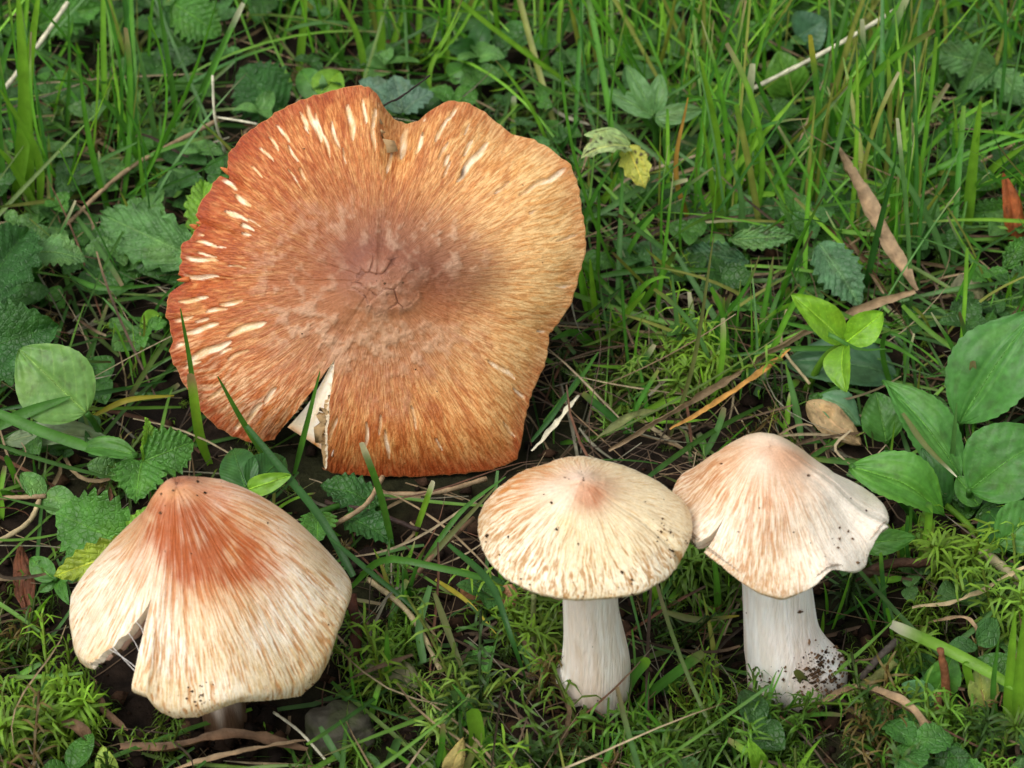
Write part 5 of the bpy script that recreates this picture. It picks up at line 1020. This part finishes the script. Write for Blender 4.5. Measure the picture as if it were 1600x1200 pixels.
# ------------------------------------------------------------------ uncountable cover: crumbs, moss, litter, grass
KEEP = []                      # (outline polygon in picture units, nearest depth) of each mushroom: nothing grows through or in front of them
def hull(P, st=37):
    x, y, d = proj(P); pts = sorted(set(zip(np.round(x[::st], 0), np.round(y[::st], 0))))
    def half(ps):
        h = []
        for p in ps:
            while len(h) > 1 and (h[-1][0] - h[-2][0]) * (p[1] - h[-2][1]) - (h[-1][1] - h[-2][1]) * (p[0] - h[-2][0]) <= 0: h.pop()
            h.append(p)
        return h
    H = half(pts)[:-1] + half(pts[::-1])[:-1]; return np.array(H), d.min(), d.max()
for P in (PA, PB, PC, PDv, VB[dBs > 0.2], VC[dCs > 0.2]): KEEP.append(hull(P))
def inside(H, x, y):
    r = np.ones(np.shape(x), bool)
    for (a, b), (c, d) in zip(H, np.roll(H, -1, 0)): r &= (c - a) * (y - b) - (d - b) * (x - a) >= -3 * math.hypot(c - a, d - b)
    return r
LKEEP = [hull(V_, 5 if len(V_) > 200 else 1) for V_, w_ in LEAFKEEP]
def clear(P, frac=0.0):
    """P (k,n,3): which of k pieces keep out of the mushrooms and of the view onto them"""
    x, y, d = proj(P); bad = np.zeros(len(P), bool)
    for i, (H, d0, d1) in enumerate(KEEP):
        if i == 3:             # the leaning cap is a sheet: compare with its own plane
            near_ = ((P - CD) @ nD) > -1.1
            bad |= (inside(H, x, y) & near_).any(1)
        else: bad |= (inside(H, x, y) & (d < d1 + 0.1)).any(1)
    rr_ = rng.random((len(LKEEP), len(P))) < frac
    for (H, d0, d1), k in zip(LKEEP, rr_):
        if len(H) > 2 and k.any(): bad[k] |= (inside(H, x[k], y[k]) & (d[k] < 0.5 * (d0 + d1))).any(1)
    return ~bad
def scatter(n, dens, x0=-450, x1=2050, y0=-420, y1=1560):
    px = rng.uniform(x0, x1, n * 4); py = rng.uniform(y0, y1, n * 4)
    k = rng.random(n * 4) < dens(px, py); px, py = px[k][:n], py[k][:n]
    d = FW[None] + RT[None] * ((px - 800) / FPX)[:, None] + UP[None] * ((600 - py) / FPX)[:, None]
    P = CAM + d * (-CAM[2] / d[:, 2])[:, None]; P[:, 2] = gz(P[:, 0], P[:, 1]); return P, px, py
G2 = lambda x, y, cx, cy, sx, sy: np.exp(-((x - cx) / sx) ** 2 - ((y - cy) / sy) ** 2)
# soil crumbs
P, px, py = scatter(4700, lambda x, y: 0.25 + 0.75 * sm(600, 900, y))
for b_, r_ in ((BASE_A, 0.5), (BASE_B, 0.65), (BASE_C, 0.9)):
    a_ = rng.uniform(0, 6.28, 170); q_ = r_ * rng.uniform(0.75, 1.7, 170); P = np.vstack([P, np.stack([b_[0] + q_ * np.cos(a_), b_[1] + q_ * np.sin(a_), gz(b_[0] + q_ * np.cos(a_), b_[1] + q_ * np.sin(a_)) + 0.25 * rng.random(170) * (1.7 * r_ - q_) / r_], -1)])
ico = np.array([[0, 0, 1], [0.9, 0, 0.3], [0.28, 0.85, 0.3], [-0.72, 0.52, 0.3], [-0.72, -0.52, 0.3], [0.28, -0.85, 0.3], [0, 0, -0.6]]); icf = np.array([[0, 1, 2], [0, 2, 3], [0, 3, 4], [0, 4, 5], [0, 5, 1], [6, 2, 1], [6, 3, 2], [6, 4, 3], [6, 5, 4], [6, 1, 5]])
pl_ = Pile()
for p in P:
    s = 0.035 + 0.22 * rng.random() ** 3.5
    pl_.add(p + [0, 0, s * 0.3] + (ico + rng.normal(0, 0.15, (7, 3))) * s, tris=icf, col=lerp(rgb(24, 18, 14), rgb(70, 50, 36), rng.random() ** 2))
o = pl_.build('soil_crumbs', M_SOIL, smooth=False, kind='stuff'); tag(o, 'dark crumbs of damp soil scattered over the ground', 'soil')

# moss: sprigs with narrow curled leaves
def moss_proto(seed, n=26, L=1.0):
    r = np.random.default_rng(seed); pl = Pile(); t = np.linspace(0, 1, 7)
    bend = r.normal(0, 0.4, 2); st = np.stack([bend[0] * t ** 2, bend[1] * t ** 2, t], -1) * L
    for k in range(n):
        u = 0.12 + 0.88 * k / (n - 1); p = np.array([np.interp(u, t, st[:, i]) for i in range(3)])
        a = k * 2.4 + r.normal(0, 0.3); out = np.array([math.cos(a), math.sin(a), 0]); up = np.array([0, 0, 1.0]); ln = L * (0.36 + 0.16 * r.random()) * (1.0 - 0.45 * u); w = 0.022 * L * (1.15 - 0.4 * u)
        sd = np.cross(out, up); rec = r.uniform(0.3, 1.5)
        c = [p, p + (out * 0.42 + up * (0.42)) * ln, p + (out * 0.85 + up * (0.62 - 0.35 * rec)) * ln, p + (out * (1.0 + 0.1 * rec) + up * (0.75 - 1.0 * rec)) * ln]
        ws = [w * 0.7, w, w * 0.75, 0.0]
        V = [c[0] - sd * ws[0], c[0] + sd * ws[0], c[1] - sd * ws[1], c[1] + sd * ws[1], c[2] - sd * ws[2], c[2] + sd * ws[2], c[3]]
        pl.add(V, quads=[[0, 1, 3, 2], [2, 3, 5, 4]], tris=[[4, 5, 6]], col=lerp(np.array([0.62, 0.46, 0.40]), np.array([1.2, 1.2, 1.0]), np.clip(u + r.normal(0, 0.15), 0, 1)) * (1 + r.normal(0, 0.12)))
    V, q, tr = tube(st, 0.022 * L, 4, False); pl.add(V, quads=q, col=(0.8, 0.6, 0.5))
    return np.concatenate(pl.v), np.concatenate(pl.q), np.concatenate(pl.t), np.concatenate(pl.c)
PROT = [moss_proto(s, n=n_) for s, n_ in ((1, 32), (2, 38), (3, 28), (4, 42), (5, 34), (6, 30))]
def rotm(ax, ay, az):
    ca, sa, cb, sb, cc, sc = math.cos(ax), math.sin(ax), math.cos(ay), math.sin(ay), math.cos(az), math.sin(az)
    return np.array([[cc, -sc, 0], [sc, cc, 0], [0, 0, 1]]) @ np.array([[cb, 0, sb], [0, 1, 0], [-sb, 0, cb]]) @ np.array([[1, 0, 0], [0, ca, -sa], [0, sa, ca]])
def moss_d(x, y):
    d = 0.05 + 0.9 * G2(x, y, 1000, 1160, 190, 70) + 0.9 * G2(x, y, 1330, 1150, 230, 70) + 0.8 * G2(x, y, 60, 1100, 130, 110) + 0.7 * G2(x, y, 620, 1010, 90, 50) + 0.9 * G2(x, y, 1040, 610, 190, 80) + 0.7 * G2(x, y, 1090, 920, 60, 110) + 0.9 * G2(x, y, 1450, 920, 170, 90) + 0.6 * G2(x, y, 170, 220, 130, 110) + 0.5 * G2(x, y, 760, 1150, 160, 60) + 0.5 * G2(x, y, 720, 230, 200, 80) + 0.4 * G2(x, y, 950, 470, 90, 80) + 0.5 * G2(x, y, 180, 810, 120, 90) + 0.5 * G2(x, y, 830, 1000, 60, 70) + 0.35 * sm(1180, 1300, y) + 0.3 * sm(1560, 1700, x) + 0.3 * sm(20, -100, x)
    return np.clip(d, 0, 1) * (0.08 + 1.0 * sm(0.42, 0.6, fbm(x / 90 + 50, y / 60 + 50, 12, 3)))
P, px, py = scatter(3800, moss_d); H = (0.3 + 1.0 * rng.random(len(P)) ** 1.7) * (0.8 + 0.4 * sm(700, 1100, py))
ok = clear(np.stack([P, P + np.array([0, 0, 0.6])[None] * H[:, None], P + np.array([0, 0, 1.05])[None] * H[:, None]], 1)); P, H, px, py = P[ok], H[ok], px[ok], py[ok]
tone = fbm(px / 120 + 50, py / 90 + 50, 15, 2)
pl_ = Pile()
for k in range(len(P)):
    V, q, t, c = PROT[rng.integers(6)]
    R_ = rotm(rng.normal(0, 0.5), rng.normal(0, 0.5), rng.uniform(0, 6.28)) * H[k] * 0.95
    b = lerp(rgb(46, 74, 26), rgb(112, 148, 46), np.clip(0.75 * sm(0.4, 0.75, tone[k]) + 0.15 + rng.normal(0, 0.22), 0, 1))
    if rng.random() < 0.12: b = rgb(96, 84, 46)
    pl_.add(V @ R_.T + P[k] - [0, 0, 0.1], quads=q, tris=t, col=c * b)
o = pl_.build('moss', M_MOSS, smooth=True, kind='stuff'); tag(o, 'green carpet of feathery moss with curled leaves', 'moss')
def moss_tuft(label, x, y, n, spread, h, bright):
    b0 = ground(x, y); e = thing('moss_tuft', b0, label, 'moss', 'single moss tufts')
    for k in range(n):
        V, q, t, c = PROT[k % 6]; a = rng.uniform(0, 6.28); r = spread * math.sqrt(rng.random()); q0 = b0 + [r * math.cos(a), r * math.sin(a), 0]
        R_ = rotm(-0.5 * r / max(spread, .1) * math.sin(a) + rng.normal(0, 0.25), 0.5 * r / max(spread, .1) * math.cos(a) + rng.normal(0, 0.25), rng.uniform(0, 6.28)) * h * rng.uniform(0.75, 1.15)
        mk('moss_sprig', V @ R_.T + q0 - [0, 0, 0.1], [q, t], M_MOSS, base=b0, parent=e, col=c * rgb(*bright) * rng.uniform(0.6, 0.95))
moss_tuft('curly bright moss tuft below the curled plantain leaf', 1498, 885, 9, 0.35, 1.5, (120, 158, 50))
moss_tuft('bright upright moss sprigs at the left below the split of the bell shaped cap', 68, 1120, 8, 0.45, 1.5, (124, 168, 50))
moss_tuft('bright moss tuft beside the right of the bell shaped cap', 598, 1040, 8, 0.3, 1.1, (104, 150, 44))
moss_tuft('bright moss tuft between the straw yellow cap and the pale wavy cap', 1080, 930, 9, 0.35, 1.5, (98, 140, 44))
moss_tuft('moss sprigs standing in the bottom edge below the slim stem', 1050, 1190, 9, 0.5, 1.3, (92, 138, 44))
moss_tuft('moss sprigs in front of the foot of the thick white stem', 1185, 1165, 8, 0.45, 1.2, (92, 138, 44))
moss_tuft('light moss sprig by the cut green blade ends', 718, 1150, 5, 0.2, 1.4, (118, 150, 60))
moss_tuft('feathery moss in the litter above the straw yellow cap', 985, 625, 9, 0.5, 1.3, (108, 142, 56))
moss_tuft('feathery moss left of the yellow orange straw', 1090, 610, 9, 0.4, 1.4, (120, 160, 50))
moss_tuft('mossy sprigs in shade in front of the upper left grass', 190, 215, 9, 0.5, 1.4, (84, 116, 40))
moss_tuft('moss tuft at the bottom right beside the bright corner tuft', 1500, 1195, 8, 0.5, 1.3, (100, 146, 46))
moss_tuft('light fern like moss at the right edge below the pale purple stalk', 1585, 990, 8, 0.4, 1.4, (116, 156, 56))

# dead grass litter
def litter_d(x, y):
    return np.clip(0.25 + 0.7 * G2(x, y, 1100, 560, 330, 180) + 0.4 * G2(x, y, 1400, 330, 300, 150) + 0.3 * G2(x, y, 650, 960, 150, 120) + 0.3 * G2(x, y, 100, 330, 200, 200), 0, 1)
def many_strips(P, L, W, el, az, curl, cols, n, tips, mat_, name, label, cat, fold=0.3, wob=0.0, min_z=None):
    K = len(P); t = np.linspace(0, 1, n)[None, :]
    ang = el[:, None] + curl[:, None] * t                          # inclination along the blade
    seg = (L / (n - 1))[:, None]
    h = np.cumsum(np.concatenate([np.zeros((K, 1)), np.cos(ang[:, :-1]) * seg], 1), 1); z = np.cumsum(np.concatenate([np.zeros((K, 1)), np.sin(ang[:, :-1]) * seg], 1), 1)
    dv = np.stack([np.cos(az), np.sin(az)], -1); sdv = np.stack([-np.sin(az), np.cos(az)], -1)
    side = wob[:, None] * np.sin(t * rng.uniform(2, 5, (K, 1)) + rng.uniform(0, 6, (K, 1))) if np.ndim(wob) else 0 * h
    C = np.empty((K, n, 3)); C[..., :2] = P[:, None, :2] + h[..., None] * dv[:, None] + side[..., None] * sdv[:, None]; C[..., 2] = P[:, None, 2] + z
    if min_z is not None: C[..., 2] = np.maximum(C[..., 2], gz(C[..., 0], C[..., 1]) + min_z)
    ok = clear(C, 0.85); C, W, cols, tips = C[ok], W[ok], cols[ok], tips[ok]; K = len(C)
    T = unit(np.gradient(C, axis=1)); tw = rng.uniform(0, np.pi, (K, 1)) + rng.uniform(-0.8, 0.8, (K, 1)) * t
    ref = unit(np.array([0.0, -0.6, 0.8])); A = unit(np.cross(T, ref)); B = np.cross(A, T)
    tw = np.clip(rng.normal(0, 0.6, (K, 1)), -1.3, 1.3) + rng.uniform(-0.7, 0.7, (K, 1)) * t
    sd = A * np.cos(tw)[..., None] + B * np.sin(tw)[..., None]; nm = np.cross(sd, T)
    cut = rng.random((K, 1)) < 0.4
    tp = np.minimum(0.6 + 1.4 * t, 1) * np.where(cut, np.where(t > 0.99, 0.7, 1), np.sqrt(np.clip((1.01 - t) / 0.6, 0, 1)))
    w = (W[:, None] * tp * 0.5)[..., None]
    V = np.stack([C - sd * w, C - nm * w * fold, C + sd * w], 2).reshape(-1, 3)
    f = grid_faces(n, 3); F = (np.arange(K)[:, None, None] * (n * 3) + f[None]).reshape(-1, 4)
    col = np.broadcast_to(cols[:, None, None, :], (K, n, 3, 3)).copy(); col[:, :, 1] *= 1.3
    col = lerp(col, np.broadcast_to(tips[:, None, None, :], col.shape), np.broadcast_to(sm(0.8, 0.98, t)[:, :, None], col.shape[:3]))
    o = mk(name, V, [F], mat_, col=col.reshape(-1, 3), kind='stuff'); tag(o, label, cat); return o
GRN = []
def pick(cs, n, jit=0.2):
    a = np.array([rgb(*c) for c in cs]) * (1.15 if cs is GRN else 1.0); c = a[rng.integers(len(a), size=n)]; return np.clip(c * rng.uniform(1 - jit, 1 + jit, (n, 1)), 0, 1)
P, px, py = scatter(2900, litter_d); K = len(P); P[:, 2] += rng.uniform(0.0, 0.9, K) ** 1.3
DRY = [(142, 122, 92), (116, 96, 70), (92, 74, 56), (160, 144, 114), (80, 64, 50), (128, 124, 104), (98, 66, 48), (70, 58, 46)]
many_strips(P, rng.uniform(0.8, 4.6, K), 0.02 + 0.075 * rng.random(K) ** 2.5, rng.normal(0, 0.22, K), rng.uniform(0, 6.28, K), rng.normal(0, 0.5, K), pick(DRY, K) * 0.8, 8, pick(DRY, K), M_STRAW, 'dead_grass_litter', 'tangle of thin dead grass and rootlets over the soil', 'litter', wob=rng.uniform(0, 0.45, K), min_z=0.02)
# low small leaves filling the shade
P, px, py = scatter(1250, lambda x, y: np.clip(0.75 * sm(620, 300, y) + 0.035 + 0.4 * sm(1250, 1450, x) + 0.45 * sm(300, 100, x) * sm(900, 700, y), 0, 1)); pl_ = Pile()
h_ = rng.uniform(0.2, 1.0, len(P)); ok = clear(np.stack([P, P + [0, 0, 0.6], P + [0, 0, 1.4], P + [0.5, 0, 1.2], P + [-0.5, 0, 1.2]], 1))
for p, hh in zip(P[ok], h_[ok]):
    a = rng.uniform(0, 6.28); s = rng.uniform(0.3, 0.75); c0 = p + [0, 0, hh]; kind = rng.choice(['strawberry', 'clover', 'oval'])
    cc = tuple(np.array([(54, 96, 38), (66, 112, 42), (78, 118, 58), (58, 98, 46)][rng.integers(4)]) * rng.uniform(0.85, 1.15))
    for da in ((0, 2.1, -2.1) if kind != 'oval' else (0, 2.6)):
        d = np.array([math.cos(a + da), math.sin(a + da), rng.uniform(-0.1, 0.35)]); 
        V, q, C = leaflet(c0, c0 + d * s * rng.uniform(0.8, 1.2), s * rng.uniform(0.35, 0.5), face=(rng.normal(0, 0.3), -0.3 + rng.normal(0, 0.3), 0.9), shape=kind, col=cc, nu=12, nv=9, teeth=6, seed=int(rng.integers(99)))
        pl_.add(V, quads=q, col=C)
    V, q, t = tube(spline([p - [0, 0, 0.1], p + [0.05, 0.05, hh * 0.5], c0], 4), 0.03, 4, False); pl_.add(V, quads=q, col=rgb(80, 110, 50))
o = pl_.build('ground_cover', M_LEAF, kind='stuff'); tag(o, 'low cover of small green leaves in the shade', 'ground cover')
# grass: short understorey and tall stand
def grass_d(x, y):
    d = 0.95 * sm(860, 980, x) * sm(470, 330, y) + 0.75 * sm(180, 60, y) * sm(380, 480, x) + 0.35 * sm(450, 250, x) * sm(420, 300, y) + 0.50 * sm(850, 1000, x) * sm(780, 620, y) + 0.14 * sm(300, 100, x) * sm(900, 700, y) + 0.05 + 0.25 * sm(1250, 1500, x) * sm(620, 500, y) + 0.07 * sm(750, 900, y) + 0.35 * sm(-60, -300, x) + 0.35 * sm(1640, 1850, x) + 0.25 * sm(1260, 1400, y) + 0.10 * sm(1300, 1500, x) * sm(950, 1100, y)
    return np.clip(d, 0, 1)
GRN = [(82, 134, 42), (66, 116, 40), (98, 150, 48), (58, 104, 44), (112, 160, 52), (90, 130, 74), (76, 126, 40), (122, 166, 56), (126, 130, 64)]
P, px, py = scatter(1350, grass_d)
rep = rng.integers(2, 8, len(P)); P, px, py = P.repeat(rep, 0), px.repeat(rep), py.repeat(rep); K = len(P); P[:, :2] += rng.normal(0, 0.14, (K, 2)); P[:, 2] -= 0.1
L = rng.uniform(1.6, 6.2, K) * (0.45 + 0.55 * sm(700, 350, py)); L = np.where(py > 620, L * 0.7, L)
many_strips(P, L, 0.05 + 0.10 * rng.random(K) ** 1.5, np.radians(90) - np.abs(rng.normal(0, 0.7, K)), rng.uniform(0, 6.28, K), rng.normal(0, 0.5, K), pick(GRN, K), 10, pick(GRN + DRY[:4] + [(206, 196, 160)], K), M_GRASS, 'grass', 'dense stand of slender green grass blades', 'grass')
P, px, py = scatter(2400, lambda x, y: np.clip(0.22 + 0.6 * sm(740, 450, y), 0, 1)); K = len(P); P[:, 2] += rng.uniform(0, 0.7, K)
many_strips(P, rng.uniform(1.2, 4.5, K), rng.uniform(0.05, 0.11, K), rng.normal(0.12, 0.2, K), rng.uniform(0, 6.28, K), rng.normal(-0.1, 0.4, K), pick([(66, 104, 40), (82, 120, 62), (96, 120, 54), (60, 100, 42), (104, 146, 60)], K), 9, pick(DRY[:4] + GRN, K), M_GRASS, 'fallen_grass', 'loose green grass blades fallen flat between the stems', 'grass', min_z=0.05)
